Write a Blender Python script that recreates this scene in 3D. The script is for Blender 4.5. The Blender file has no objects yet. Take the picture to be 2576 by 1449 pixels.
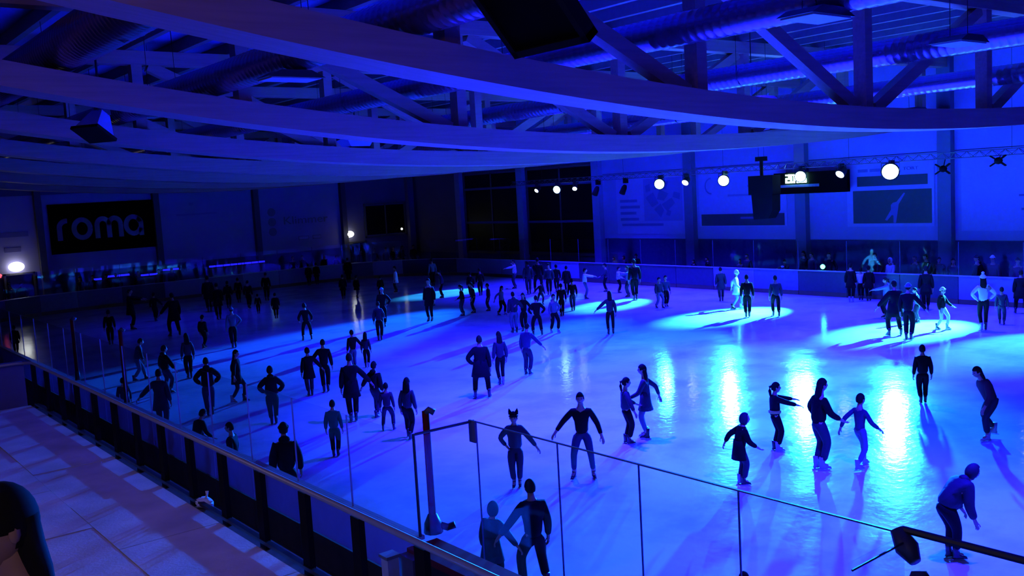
import bpy, bmesh, math, random
from mathutils import Vector, Matrix, Euler
random.seed(7)
SC = bpy.context.scene
C = SC.collection
PI = math.pi
# ---------------------------------------------------------------- camera, world, exposure
cam_d = bpy.data.cameras.new('camera'); cam = bpy.data.objects.new('camera', cam_d); C.objects.link(cam)
SC.camera = cam
CAM_H, PITCH, ROLL, AZ, FPX = 5.6, 5.9, 3.3, 51.8, 2400.0
cam_d.sensor_width = 36.0; cam_d.lens = 36.0*FPX/2576.0
cam_d.clip_start = .05; cam_d.clip_end = 300
_a, _p, _r = map(math.radians, (AZ, PITCH, ROLL))
_fh = Vector((math.cos(_a), math.sin(_a), 0)); _rt = Vector((math.sin(_a), -math.cos(_a), 0)); _up = Vector((0,0,1))
_f = _fh*math.cos(_p) - _up*math.sin(_p); _u = _up*math.cos(_p) + _fh*math.sin(_p)
_cr = _rt*math.cos(_r) - _u*math.sin(_r); _cu = _u*math.cos(_r) + _rt*math.sin(_r)
cam.matrix_world = Matrix(((_cr.x,_cu.x,-_f.x,0),(_cr.y,_cu.y,-_f.y,0),(_cr.z,_cu.z,-_f.z,CAM_H),(0,0,0,1)))
W = bpy.data.worlds.new('world'); SC.world = W; W.use_nodes = True
W.node_tree.nodes['Background'].inputs[0].default_value = (.02,.02,.06,1)
W.node_tree.nodes['Background'].inputs[1].default_value = .02
SC.view_settings.view_transform = 'Standard'; SC.view_settings.look = 'None'
SC.view_settings.gamma = 1; SC.view_settings.use_curve_mapping = False
SC.view_settings.exposure = EXPOSURE = 2.0
cy = SC.cycles
cy.max_bounces = 7; cy.diffuse_bounces = 4; cy.glossy_bounces = 3; cy.transparent_max_bounces = 24; cy.transmission_bounces = 4
cy.caustics_reflective = False; cy.caustics_refractive = False; cy.sample_clamp_indirect = 4.0
cy.use_denoising = True
# lamps on the lighting truss that hangs above the far boards: (y, lens radius, watts, colour, target on the ice, beam degrees, blend)
BLUE, BLUE2, CYAN, PALE = (.0095,.0055,1), (.003,.10,1), (.004,.115,1), (.028,.42,1)
TX, TZ = 38.0, 5.42
LAMPS = [
 (45.3,.13, 5000, PALE, (30.3,44.2,0), 22, .5),
 (43.4,.22, 40000, BLUE2, (15.5,33.0,0), 22, .7),
 (41.8,.13, 2200, PALE, (31.5,36.5,0), 20, .8),
 (35.1,.26, 26000, CYAN, (16.0,22.5,0), 27, .9),
 (33.3,.17, 9500, PALE, (31.0,31.7,0), 22, .6),
 (30.8,.26, 30000, CYAN, (15.5,17.5,0), 27, .9),
 (26.35,.24, 32000, CYAN, (13.5,11.5,0), 25, .9),
 (24.3,.19, 46000, PALE, (31.0,24.6,0), 27, 1.0),
 (21.9,.33, 60000, CYAN, (12.5,8.5,0), 24, .9),
 (16.2,.17, 46000, PALE, (30.9,17.0,0), 27, 1.0),
 (12.6,.17, 7000, PALE, (29.6,12.6,0), 26, .7),
]
FILL = [  # added deep blue fill spots, unseen and without fixtures, between the trusses: (x, y, z, watts, target, degrees)
 (13, 5.5, 9.2, 10000, (14,6.5,0), 95),
 (30, 6.0, 9.2, 6000, (30,8.0,0), 95),
 (14.5, 17.2, 9.2, 16000, (14.5,17.4,0), 92),
 (24, 17.2, 9.2, 13000, (24,17.4,0), 92),
 (33, 17.2, 9.2, 8000, (33,17.4,0), 92),
 (20, 24.6, 9.2, 7000, (20,24.8,0), 92),
 (33, 24.6, 9.2, 5500, (33,24.8,0), 92),
 (19, 32.0, 9.2, 1700, (19,32.2,0), 92),
 (34, 32.0, 9.2, 10000, (34,32.2,0), 92),
 (35, 39.4, 9.2, 7000, (35,39.5,0), 92),
 (17, 46.5, 9.2, 250, (17,46.5,0), 92),
]
def light(name, kind, loc, watts, col, target=None, deg=60, blend=.5, radius=.2):
    d = bpy.data.lights.new(name, kind); d.energy = watts; d.color = col
    d.shadow_soft_size = radius
    if kind == 'SPOT': d.spot_size = math.radians(deg); d.spot_blend = blend
    o = bpy.data.objects.new(name, d); C.objects.link(o); o.location = loc
    if target is not None: o.rotation_euler = (Vector(target)-Vector(loc)).to_track_quat('-Z','Y').to_euler()
    return o
for (y, r, w, col, tg, dg, bl) in LAMPS:
    dv = (Vector(tg)-Vector((TX,y,TZ))).normalized()
    light('truss_beam', 'SPOT', Vector((TX,y,TZ)) + dv*.06, w, col, tg, dg, bl, r*(.85 if r > .3 else .5))
for (x,y,z,w,tg,dg) in FILL: light('fill_spot', 'SPOT', (x,y,z), w, BLUE, tg, dg, 1.0, .3)  # unseen fill light for the deep blue base tone of the ice
# white service lamps of the stand behind the camera
light('stand_lamp', 'POINT', (-2.5, 10.0, 8.6), 42, (1,.76,.80), radius=.9)
light('stand_lamp', 'POINT', (-2.5, -2.0, 8.8), 52, (1,.76,.80), radius=.9)
# ---------------------------------------------------------------- materials
M_ = {}
def pmat(name, col, rough=.6, metal=0, var=.0, scale=6, bump=0, bscale=40, emit=None, es=0, stretch=None, spec=.5, trans=0):
    m = bpy.data.materials.new(name); m.use_nodes = True; nt = m.node_tree; b = nt.nodes['Principled BSDF']
    b.inputs['Roughness'].default_value = rough; b.inputs['Metallic'].default_value = metal
    b.inputs['Specular IOR Level'].default_value = spec
    tc = nt.nodes.new('ShaderNodeTexCoord'); mp = nt.nodes.new('ShaderNodeMapping'); nt.links.new(tc.outputs['Object'], mp.inputs[0])
    if stretch: mp.inputs['Scale'].default_value = stretch
    n = nt.nodes.new('ShaderNodeTexNoise'); n.inputs['Scale'].default_value = scale; n.inputs['Detail'].default_value = 4
    nt.links.new(mp.outputs[0], n.inputs['Vector'])
    rmp = nt.nodes.new('ShaderNodeValToRGB'); nt.links.new(n.outputs['Fac'], rmp.inputs[0])
    v = max(var, .02)
    rmp.color_ramp.elements[0].position = .3; rmp.color_ramp.elements[1].position = .7
    rmp.color_ramp.elements[0].color = tuple(c*(1-v) for c in col)+(1,); rmp.color_ramp.elements[1].color = tuple(min(1,c*(1+v)) for c in col)+(1,)
    nt.links.new(rmp.outputs[0], b.inputs['Base Color'])
    if bump:
        n2 = nt.nodes.new('ShaderNodeTexNoise'); n2.inputs['Scale'].default_value = bscale; n2.inputs['Detail'].default_value = 3
        nt.links.new(mp.outputs[0], n2.inputs['Vector'])
        bp = nt.nodes.new('ShaderNodeBump'); bp.inputs['Strength'].default_value = bump; bp.inputs['Distance'].default_value = .02
        nt.links.new(n2.outputs['Fac'], bp.inputs['Height']); nt.links.new(bp.outputs[0], b.inputs['Normal'])
    if emit:
        b.inputs['Emission Color'].default_value = (*emit,1); b.inputs['Emission Strength'].default_value = es
    if trans: b.inputs['Transmission Weight'].default_value = trans
    M_[name] = m; return m
def glass_mat(name, tint=(.965,.965,.975), ior=1.5, rough=.01):
    m = bpy.data.materials.new(name); m.use_nodes = True; nt = m.node_tree; nt.nodes.clear()
    out = nt.nodes.new('ShaderNodeOutputMaterial'); mx = nt.nodes.new('ShaderNodeMixShader'); lw = nt.nodes.new('ShaderNodeLayerWeight'); lw.inputs['Blend'].default_value = .5
    pw = nt.nodes.new('ShaderNodeMath'); pw.operation = 'POWER'; pw.inputs[1].default_value = 4.5; nt.links.new(lw.outputs['Facing'], pw.inputs[0])
    fr = nt.nodes.new('ShaderNodeMath'); fr.operation = 'MULTIPLY_ADD'; fr.inputs[1].default_value = .55; fr.inputs[2].default_value = .03; nt.links.new(pw.outputs[0], fr.inputs[0])
    tr = nt.nodes.new('ShaderNodeBsdfTransparent'); gl = nt.nodes.new('ShaderNodeBsdfGlossy')
    no = nt.nodes.new('ShaderNodeTexNoise'); no.inputs['Scale'].default_value = 1.5
    rp = nt.nodes.new('ShaderNodeMapRange'); rp.inputs['To Min'].default_value = rough; rp.inputs['To Max'].default_value = rough*4
    nt.links.new(no.outputs['Fac'], rp.inputs['Value']); nt.links.new(rp.outputs[0], gl.inputs['Roughness'])
    tr.inputs[0].default_value = (*tint,1); gl.inputs[0].default_value = (.9,.9,.9,1)
    nt.links.new(fr.outputs[0], mx.inputs[0]); nt.links.new(tr.outputs[0], mx.inputs[1]); nt.links.new(gl.outputs[0], mx.inputs[2]); nt.links.new(mx.outputs[0], out.inputs[0])
    M_[name] = m; return m
def translucent_mat(name, col, w=.5):
    m = pmat(name, col, .5, var=.06); nt = m.node_tree; b = nt.nodes['Principled BSDF']; out = nt.nodes['Material Output']
    t = nt.nodes.new('ShaderNodeBsdfTranslucent'); t.inputs[0].default_value = (*col,1); mx = nt.nodes.new('ShaderNodeMixShader'); mx.inputs[0].default_value = w
    nt.links.new(b.outputs[0], mx.inputs[1]); nt.links.new(t.outputs[0], mx.inputs[2]); nt.links.new(mx.outputs[0], out.inputs[0]); return m
def ice_mat():
    m = bpy.data.materials.new('ice'); m.use_nodes = True; nt = m.node_tree; b = nt.nodes['Principled BSDF']; L = nt.links.new
    tc = nt.nodes.new('ShaderNodeTexCoord')
    n1 = nt.nodes.new('ShaderNodeTexNoise'); n1.inputs['Scale'].default_value = .55; n1.inputs['Detail'].default_value = 6; n1.inputs['Roughness'].default_value = .6
    L(tc.outputs['Object'], n1.inputs['Vector'])
    r1 = nt.nodes.new('ShaderNodeValToRGB'); L(n1.outputs['Fac'], r1.inputs[0])
    r1.color_ramp.elements[0].position = .32; r1.color_ramp.elements[0].color = (.50,.54,.60,1)
    r1.color_ramp.elements[1].position = .55; r1.color_ramp.elements[1].color = (.74,.77,.80,1)
    L(r1.outputs[0], b.inputs['Base Color'])
    rr = nt.nodes.new('ShaderNodeMapRange'); rr.inputs['From Min'].default_value = .35; rr.inputs['From Max'].default_value = .65
    rr.inputs['To Min'].default_value = .085; rr.inputs['To Max'].default_value = .135
    L(n1.outputs['Fac'], rr.inputs['Value']); L(rr.outputs[0], b.inputs['Roughness'])
    w = nt.nodes.new('ShaderNodeTexNoise'); w.inputs['Scale'].default_value = 5.5; w.inputs['Detail'].default_value = 3
    L(tc.outputs['Object'], w.inputs['Vector'])
    bp = nt.nodes.new('ShaderNodeBump'); bp.inputs['Strength'].default_value = .16; bp.inputs['Distance'].default_value = .03; b.inputs['Specular IOR Level'].default_value = .30
    L(w.outputs['Fac'], bp.inputs['Height']); L(bp.outputs[0], b.inputs['Normal'])
    M_['ice'] = m
ice_mat()
pmat('glulam', (.36,.18,.15), .55, var=.12, scale=2, stretch=(.3,6,6), bump=.1)
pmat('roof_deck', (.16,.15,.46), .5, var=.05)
pmat('purlin', (.16,.12,.10), .6, var=.08)
pmat('duct', (.30,.17,.34), .27, metal=.9, var=.05)
pmat('black', (.003,.0025,.003), .8, var=.3, spec=.12)
pmat('black_metal', (.012,.012,.014), .45, var=.1)
pmat('dark_plastic', (.02,.02,.024), .5, var=.1)
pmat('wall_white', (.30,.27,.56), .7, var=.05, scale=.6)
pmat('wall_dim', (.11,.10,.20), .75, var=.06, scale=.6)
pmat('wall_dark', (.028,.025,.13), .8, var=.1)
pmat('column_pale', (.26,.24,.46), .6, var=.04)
pmat('column_dark', (.08,.07,.09), .6, var=.06)
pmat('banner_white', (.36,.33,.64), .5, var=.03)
pmat('print_dark', (.035,.035,.05), .5, var=.08)
pmat('print_mid', (.17,.17,.22), .5, var=.08)
pmat('print_faint', (.30,.30,.36), .5, var=.06)
pmat('sign_black', (.0012,.001,.001), .8, var=.1, spec=.05)
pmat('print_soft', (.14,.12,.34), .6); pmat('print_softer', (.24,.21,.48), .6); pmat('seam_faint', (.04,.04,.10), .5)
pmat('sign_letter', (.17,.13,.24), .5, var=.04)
pmat('window_dark', (.004,.004,.006), .35, var=.1, spec=.08)
pmat('frame_metal', (.10,.10,.12), .45, metal=.3, var=.05)
pmat('rubber_floor', (.035,.035,.04), .8, var=.2, scale=3)
pmat('concrete', (.62,.56,.60), .85, var=.22, scale=1.3, bump=.15, bscale=25)
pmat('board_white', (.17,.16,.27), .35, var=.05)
pmat('board_ad_dark', (.03,.03,.05), .35, var=.1)
pmat('board_ad_mid', (.10,.10,.17), .35, var=.1)
pmat('kick_yellow', (.10,.075,.02), .45, var=.1)
pmat('cap_rail', (.30,.30,.34), .4, var=.05)
pmat('cap_red', (.16,.015,.02), .45, var=.1)
pmat('red_paint', (.15,.006,.008), .8, var=.12, spec=.1)
pmat('rail_grey', (.33,.31,.32), .4, metal=.2, var=.05)
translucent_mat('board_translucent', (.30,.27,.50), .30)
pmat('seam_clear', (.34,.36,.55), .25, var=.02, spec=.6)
pmat('skin', (.30,.16,.10), .55, var=.05); pmat('eye', (.02,.015,.01), .2); pmat('lip', (.33,.12,.10), .5)
pmat('hair', (.005,.0035,.003), .8, var=.2, stretch=(30,30,4), spec=.15); pmat('navy', (.006,.005,.014), .8, var=.12, bump=.2, bscale=18)
pmat('purple_dark', (.018,.005,.018), .8, var=.12); pmat('maroon', (.05,.006,.01), .8, var=.1); pmat('blue_jeans', (.012,.014,.045), .85, var=.15)
pmat('grey_blue', (.08,.08,.11), .8, var=.1); pmat('white_cloth', (.66,.66,.70), .8, var=.05); pmat('cap_green_lit', (.10,.30,.24), .7, var=.1)  # green light falling on the cap is put into its cloth colour
pmat('boot', (.008,.008,.009), .4, var=.1); pmat('boot_white', (.25,.25,.27), .4, var=.05); pmat('steel', (.6,.6,.62), .25, metal=1)
pmat('yellow', (.30,.26,.05), .6)
pmat('paper_white', (.75,.75,.78), .7, var=.05, bump=.3, bscale=12)
pmat('lens_blue', (.6,.7,.9), .3, emit=(.35,.75,1), es=4)
pmat('lens_pale', (.8,.8,.9), .3, emit=(.6,.75,1), es=2.5)
pmat('lens_white', (.9,.9,.9), .3, emit=(.95,1,.92), es=1.2)
pmat('led_digit', (.5,.8,.7), .4, emit=(.45,1,.80), es=9)
pmat('reflection_blue', (.03,.03,.4), .4, emit=(.012,.010,1), es=.45)  # emissive blue standing for lamp reflections in the left end glass
pmat('led_green', (.1,.9,.6), .4, emit=(.05,1,.55), es=4)
pmat('led_red', (.9,.1,.1), .4, emit=(1,.05,.08), es=.8)
pmat('stripe_white', (.7,.7,.75), .35, var=.3, scale=22)
# white jacket with bright reflective stripes
def stripe_mat():
    m = pmat('white_stripe', (.5,.5,.55), .5); nt = m.node_tree; b = nt.nodes['Principled BSDF']
    tc = nt.nodes.new('ShaderNodeTexCoord'); wv = nt.nodes.new('ShaderNodeTexWave'); wv.bands_direction = 'Z'; wv.inputs['Scale'].default_value = 5
    nt.links.new(tc.outputs['Object'], wv.inputs['Vector']); cr = nt.nodes.new('ShaderNodeValToRGB'); nt.links.new(wv.outputs['Fac'], cr.inputs[0])
    cr.color_ramp.elements[0].position = .45; cr.color_ramp.elements[0].color = (.06,.06,.08,1); cr.color_ramp.elements[1].position = .55; cr.color_ramp.elements[1].color = (.8,.8,.84,1)
    nt.links.new(cr.outputs[0], b.inputs['Base Color'])
stripe_mat()
glass_mat('rink_glass'); glass_mat('window_glass', (.10,.10,.12), 1.5, .05)
# ---------------------------------------------------------------- mesh helpers
def mat(o, m):
    if len(o.data.materials): o.data.materials[0] = m
    else: o.data.materials.append(m)
class MB:
    def __init__(s): s.v = []; s.f = []
    def add(s, vs, fs):
        n = len(s.v); s.v += [tuple(v) for v in vs]; s.f += [tuple(i+n for i in f) for f in fs]; return s
    def box(s, c, d, rot=None):
        c = Vector(c); vs = []
        for z in (-.5,.5):
            for y in (-.5,.5):
                for x in (-.5,.5):
                    p = Vector((x*d[0], y*d[1], z*d[2]))
                    if rot is not None: p = rot @ p
                    vs.append(c+p)
        return s.add(vs, [(0,2,3,1),(4,5,7,6),(0,1,5,4),(2,6,7,3),(0,4,6,2),(1,3,7,5)])
    def bbox(s, x0,x1,y0,y1,z0,z1): return s.box(((x0+x1)/2,(y0+y1)/2,(z0+z1)/2),(x1-x0,y1-y0,z1-z0))
    def beam(s, p, q, w, h, up=(0,0,1)):
        p, q, up = Vector(p), Vector(q), Vector(up); d = (q-p).normalized(); r = d.cross(up)
        if r.length < 1e-5: r = d.cross(Vector((0,1,0)))
        r.normalize(); u = r.cross(d); vs = []
        for e in (p,q):
            for a,b in ((-1,-1),(1,-1),(1,1),(-1,1)): vs.append(e + r*a*w/2 + u*b*h/2)
        return s.add(vs, [(3,2,1,0),(4,5,6,7),(0,1,5,4),(1,2,6,5),(2,3,7,6),(3,0,4,7)])
    def tube(s, p, q, r, n=8, r2=None): return s.path((p,q), (r, r if r2 is None else r2), n)
    def path(s, pts, r, n=8):
        pts = [Vector(p) for p in pts]; vs = []; fs = []
        rs = r if isinstance(r,(tuple,list)) else [r]*len(pts)
        for i,p in enumerate(pts):
            d = (pts[min(i+1,len(pts)-1)]-pts[max(i-1,0)]).normalized(); a = d.cross(Vector((0,0,1)))
            if a.length < 1e-4: a = d.cross(Vector((0,1,0)))
            a.normalize(); b = d.cross(a)
            for k in range(n): t = 2*PI*k/n; vs.append(p + a*math.cos(t)*rs[i] + b*math.sin(t)*rs[i])
        for i in range(len(pts)-1):
            for k in range(n): fs.append((i*n+k, i*n+(k+1)%n, (i+1)*n+(k+1)%n, (i+1)*n+k))
        fs.append(tuple(range(n-1,-1,-1))); fs.append(tuple((len(pts)-1)*n+k for k in range(n)))
        return s.add(vs, fs)
    def lathe(s, prof, n, c=(0,0,0), sq=1.0):
        c = Vector(c); vs = []; fs = []
        for r,z in prof:
            for k in range(n): t = 2*PI*k/n; vs.append(c + Vector((r*math.cos(t), r*sq*math.sin(t), z)))
        for i in range(len(prof)-1):
            for k in range(n): fs.append((i*n+k, i*n+(k+1)%n, (i+1)*n+(k+1)%n, (i+1)*n+k))
        fs.append(tuple(range(n-1,-1,-1))); fs.append(tuple((len(prof)-1)*n+k for k in range(n)))
        return s.add(vs, fs)
    def ball(s, c, R, nu=12, nv=8, fn=None):
        c = Vector(c); vs = []; fs = []
        for j in range(nv+1):
            ph = PI*j/nv - PI/2
            for k in range(nu):
                t = 2*PI*k/nu; d = Vector((math.cos(ph)*math.cos(t), math.cos(ph)*math.sin(t), math.sin(ph)))
                p = Vector((d.x*R[0], d.y*R[1], d.z*R[2]))
                if fn: p = fn(d, p)
                vs.append(c+p)
        for j in range(nv):
            for k in range(nu): fs.append((j*nu+k, j*nu+(k+1)%nu, (j+1)*nu+(k+1)%nu, (j+1)*nu+k))
        return s.add(vs, fs)
    def ellipsoid(s, c, R, nu=12, nv=8): return s.ball(c, R, nu, nv)
    def prism(s, pts, o, u, v, w):          # polygon pts (a,b) in the plane o + a*u + b*v, thickened by vector w
        o,u,v,w = Vector(o),Vector(u),Vector(v),Vector(w); n = len(pts)
        vs = [o+u*a+v*b for a,b in pts] + [o+u*a+v*b+w for a,b in pts]
        fs = [tuple(range(n)), tuple(range(2*n-1,n-1,-1))] + [(k,(k+1)%n,n+(k+1)%n,n+k) for k in range(n)]
        return s.add(vs, fs)
    def strip(s, pts, wd, o, u, v, w):      # flat stroke of width wd along pts in the plane
        P = [Vector((a,b)) for a,b in pts]; L = []; Rr = []
        for i,p in enumerate(P):
            d = (P[min(i+1,len(P)-1)]-P[max(i-1,0)]).normalized(); nn = Vector((-d.y,d.x)); L.append(p+nn*wd/2); Rr.append(p-nn*wd/2)
        for i in range(len(P)-1): s.prism([L[i],Rr[i],Rr[i+1],L[i+1]], o,u,v,w)
        return s
    def mesh(s, name, m=None):
        me = bpy.data.meshes.new(name); me.from_pydata(s.v, [], s.f); me.update()
        if m: me.materials.append(m)
        return me
    def build(s, name, m, parent=None, smooth=False, base=None):
        if base is not None:
            b = Vector(base); s.v = [tuple(Vector(v)-b) for v in s.v]
        me = s.mesh(name, m); o = bpy.data.objects.new(name, me); C.objects.link(o)
        if smooth: me.polygons.foreach_set('use_smooth',[True]*len(me.polygons))
        bm = bmesh.new(); bm.from_mesh(me); bmesh.ops.recalc_face_normals(bm, faces=bm.faces); bm.to_mesh(me); bm.free()
        if base is not None: o.location = base
        if parent: o.parent = parent
        return o
def inst(name, me, parent=None):
    o = bpy.data.objects.new(name, me); C.objects.link(o)
    if parent: o.parent = parent
    return o
def thing(name, label, cat, loc=(0,0,0), rotz=0, group=None):
    o = bpy.data.objects.new(name, None); C.objects.link(o); o.empty_display_size = .2
    o.location = loc; o.rotation_euler = (0,0,math.radians(rotz)); return tag(o, label, cat, group)
def tag(o, label, cat, group=None):
    o['label'] = label; o['category'] = cat
    if group: o['group'] = group
    return o
def struct(o): o['kind'] = 'structure'; return o
def sempty(name, loc=(0,0,0)):
    o = bpy.data.objects.new(name, None); C.objects.link(o); o.location = loc; return struct(o)
def copy_tree(o, loc, rotz=None, label=None, group=None):
    r = o.copy(); C.objects.link(r); r.location = loc
    if rotz is not None: r.rotation_euler = (0,0,math.radians(rotz))
    if label: r['label'] = label
    if group: r['group'] = group
    for ch in list(o.children):
        c = ch.copy(); C.objects.link(c); c.parent = r
        for g in list(ch.children):
            d = g.copy(); C.objects.link(d); d.parent = c
    return r
X3,Y3,Z3 = Vector((1,0,0)),Vector((0,1,0)),Vector((0,0,1))
def text_part(txt, size, o, u, v, m, parent, thick=.02, name='lettering', width=None):
    cu = bpy.data.curves.new('t','FONT'); cu.body = txt; cu.size = 1; cu.extrude = .5; cu.resolution_u = 3
    ob = bpy.data.objects.new('t', cu); C.objects.link(ob); dg = bpy.context.evaluated_depsgraph_get()
    me = bpy.data.meshes.new_from_object(ob.evaluated_get(dg)); bpy.data.objects.remove(ob)
    xs = [w.co.x for w in me.vertices]; sx = size if width is None else width/(max(xs)-min(xs))
    o,u,v = Vector(o),Vector(u),Vector(v); n = u.cross(v)
    for w in me.vertices: w.co = o + u*((w.co.x-min(xs))*sx) + v*(w.co.y*size) + n*(w.co.z*thick)
    me.name = name; me.materials.clear(); me.materials.append(m)
    r = inst(name, me, parent)
    return r
def rootloc(o):
    p = Vector((0,0,0))
    while o is not None: p = p + o.location; o = o.parent
    return p
def part(mb, name, m, root, smooth=False, mat_name=None):
    b = rootloc(root) if root is not None else Vector((0,0,0))
    mb.v = [(v[0]-b.x, v[1]-b.y, v[2]-b.z) for v in mb.v]
    return mb.build(name, M_[m], root, smooth)
# ================================================================ the hall
WX, WY, RH = 41.0, 64.0, 10.45
NX0, NX1 = 6.35, 7.28            # near board lines (players' pocket, ice side)
# floor of the hall and the ice sheet
fl = MB().bbox(-6,WX+.3,-14,WY+.3,-.30,-.03); struct(part(fl,'floor','rubber_floor',None))
def arc(cx,cy,r,a0,a1,n): return [(cx+r*math.cos(math.radians(a0+(a1-a0)*k/n)), cy+r*math.sin(math.radians(a0+(a1-a0)*k/n))) for k in range(n+1)]
FX, FY, RR = 37.45, 59.1, 8.0
inner = arc(FX-RR,FY-RR,RR,0,90,12) + arc(NX0+RR,FY-RR,RR,90,180,12)
ice = MB().prism([(NX0,10.25),(NX1,10.25),(NX1,-1.2),(FX,-1.2)] + inner, (0,0,-.05), X3, Y3, Z3*.05)
struct(part(ice,'floor_ice','ice',None))
# walls
wr = sempty('wall_right',(WX,25,0))
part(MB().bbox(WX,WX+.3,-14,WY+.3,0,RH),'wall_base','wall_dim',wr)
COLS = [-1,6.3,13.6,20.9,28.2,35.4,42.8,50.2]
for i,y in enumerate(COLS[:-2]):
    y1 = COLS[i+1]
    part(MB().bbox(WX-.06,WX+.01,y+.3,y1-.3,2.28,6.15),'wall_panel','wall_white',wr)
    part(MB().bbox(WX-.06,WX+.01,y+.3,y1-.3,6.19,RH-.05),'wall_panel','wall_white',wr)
    part(MB().bbox(WX-.03,WX+.01,y+.3,y1-.3,.05,2.24),'plinth_panel','wall_dark',wr)
for y0,y1 in ((43.1,49.85),(50.5,WY-.2)):
    part(MB().bbox(WX-.05,WX+.01,y0,y1,6.98,RH-.05),'wall_panel','wall_white',wr)
    part(MB().bbox(WX-.05,WX+.01,y0,y1,.05,1.15),'plinth_panel','wall_dark',wr)
wl = sempty('wall_left',(18,WY,0))
part(MB().bbox(-6,WX+.3,WY,WY+.3,0,RH),'wall_base','wall_dim',wl)
LC = [0.0,7.0,13.75,20.85,27.75,34.6]
for i in range(len(LC)-1):
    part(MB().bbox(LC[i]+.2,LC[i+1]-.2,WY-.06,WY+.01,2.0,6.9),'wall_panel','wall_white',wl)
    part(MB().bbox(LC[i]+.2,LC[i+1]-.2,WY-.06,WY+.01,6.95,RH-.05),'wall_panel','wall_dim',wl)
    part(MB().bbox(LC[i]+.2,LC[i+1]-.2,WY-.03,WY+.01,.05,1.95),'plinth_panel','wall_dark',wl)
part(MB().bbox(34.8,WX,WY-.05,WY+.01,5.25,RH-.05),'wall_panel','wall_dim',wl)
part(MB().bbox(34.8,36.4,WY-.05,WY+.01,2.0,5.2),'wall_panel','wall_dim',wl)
struct(part(MB().bbox(-6.3,-6,-14,WY+.3,0,RH),'wall_near','wall_dark',None))
struct(part(MB().bbox(-6.3,WX+.3,-14.3,-14,0,RH),'wall_back','wall_dark',None))
# wall columns
for i,y in enumerate(COLS+[57.4]):
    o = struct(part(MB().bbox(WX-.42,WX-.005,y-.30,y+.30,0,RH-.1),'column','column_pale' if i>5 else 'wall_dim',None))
for x in LC: struct(part(MB().bbox(x-.19,x+.19,WY-.42,WY-.005,0,RH-.1),'column','column_dark',None))
struct(part(MB().bbox(40.2,40.7,WY-.5,WY-.005,0,RH-.1),'column','wall_dim',None))
# dark windows in the far corner
def window(nm, o, u, w, z0, z1, bars, mull):
    e = sempty(nm, Vector(o)+u*(w/2)+Z3*z0); n = u.cross(Z3)
    def bx(a0,a1,b0,b1,d0,d1):
        mb = MB(); mb.prism([(a0,b0),(a1,b0),(a1,b1),(a0,b1)], Vector(o)+n*d0, u, Z3, n*(d1-d0)); return mb
    fr = MB()
    for a0,a1,b0,b1 in ((0,.12,z0,z1),(w-.12,w,z0,z1),(0,w,z0,z0+.12),(0,w,z1-.12,z1)): fr.add(*(lambda m:(m.v,m.f))(bx(a0,a1,b0,b1,.0,.10)))
    part(fr,'window_frame','frame_metal',e)
    zs = [z0+.12]+bars+[z1-.12]; xs = [.12]+mull+[w-.12]
    for b in bars: part(bx(.12,w-.12,b-.07,b+.07,.0,.12),'transom','wall_dim',e)
    for a in mull: part(bx(a-.04,a+.04,z0+.12,z1-.12,.0,.09),'mullion','frame_metal',e)
    for i in range(len(zs)-1):
        for j in range(len(xs)-1): part(bx(xs[j]+.05,xs[j+1]-.05,zs[i]+.08,zs[i+1]-.08,.01,.03),'pane','window_dark',e)
window('window_1',(WX-.02,49.85,0),-Y3,6.75,1.15,6.95,[3.35,5.75],[3.4])
window('window_2',(WX-.02,57.05,0),-Y3,6.5,1.15,6.95,[3.35,5.75],[3.3])
window('window_3',(36.45,WY-.02,0),X3,3.7,2.55,5.15,[],[1.85])
# doors under the white lamps on the left wall
def door(nm, x0, x1, z1):
    e = sempty(nm,((x0+x1)/2,WY-.1,0))
    part(MB().bbox(x0,x1,WY-.16,WY-.07,0,z1),'door_leaf','black',e)
    f = MB().bbox(x0-.12,x0,WY-.2,WY-.03,0,z1+.12); f.bbox(x1,x1+.12,WY-.2,WY-.03,0,z1+.12); f.bbox(x0-.12,x1+.12,WY-.2,WY-.03,z1,z1+.12)
    part(f,'door_frame','column_dark',e)
    part(MB().tube((x0+.15,WY-.20,1.0),(x0+.15,WY-.20,1.2),.025,6),'door_handle','steel',e)
door('door_1',11.6,13.1,2.15); door('door_2',34.95,36.3,2.25)
# roof deck, ribs and purlins
cl = sempty('ceiling',(18,25,RH))
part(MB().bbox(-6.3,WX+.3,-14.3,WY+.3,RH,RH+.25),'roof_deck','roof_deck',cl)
for k in range(30):
    x = -3.2+1.5*k
    part(MB().bbox(x-.09,x+.09,-14,WY,RH-.34,RH-.002),'purlin','purlin',cl)
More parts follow.
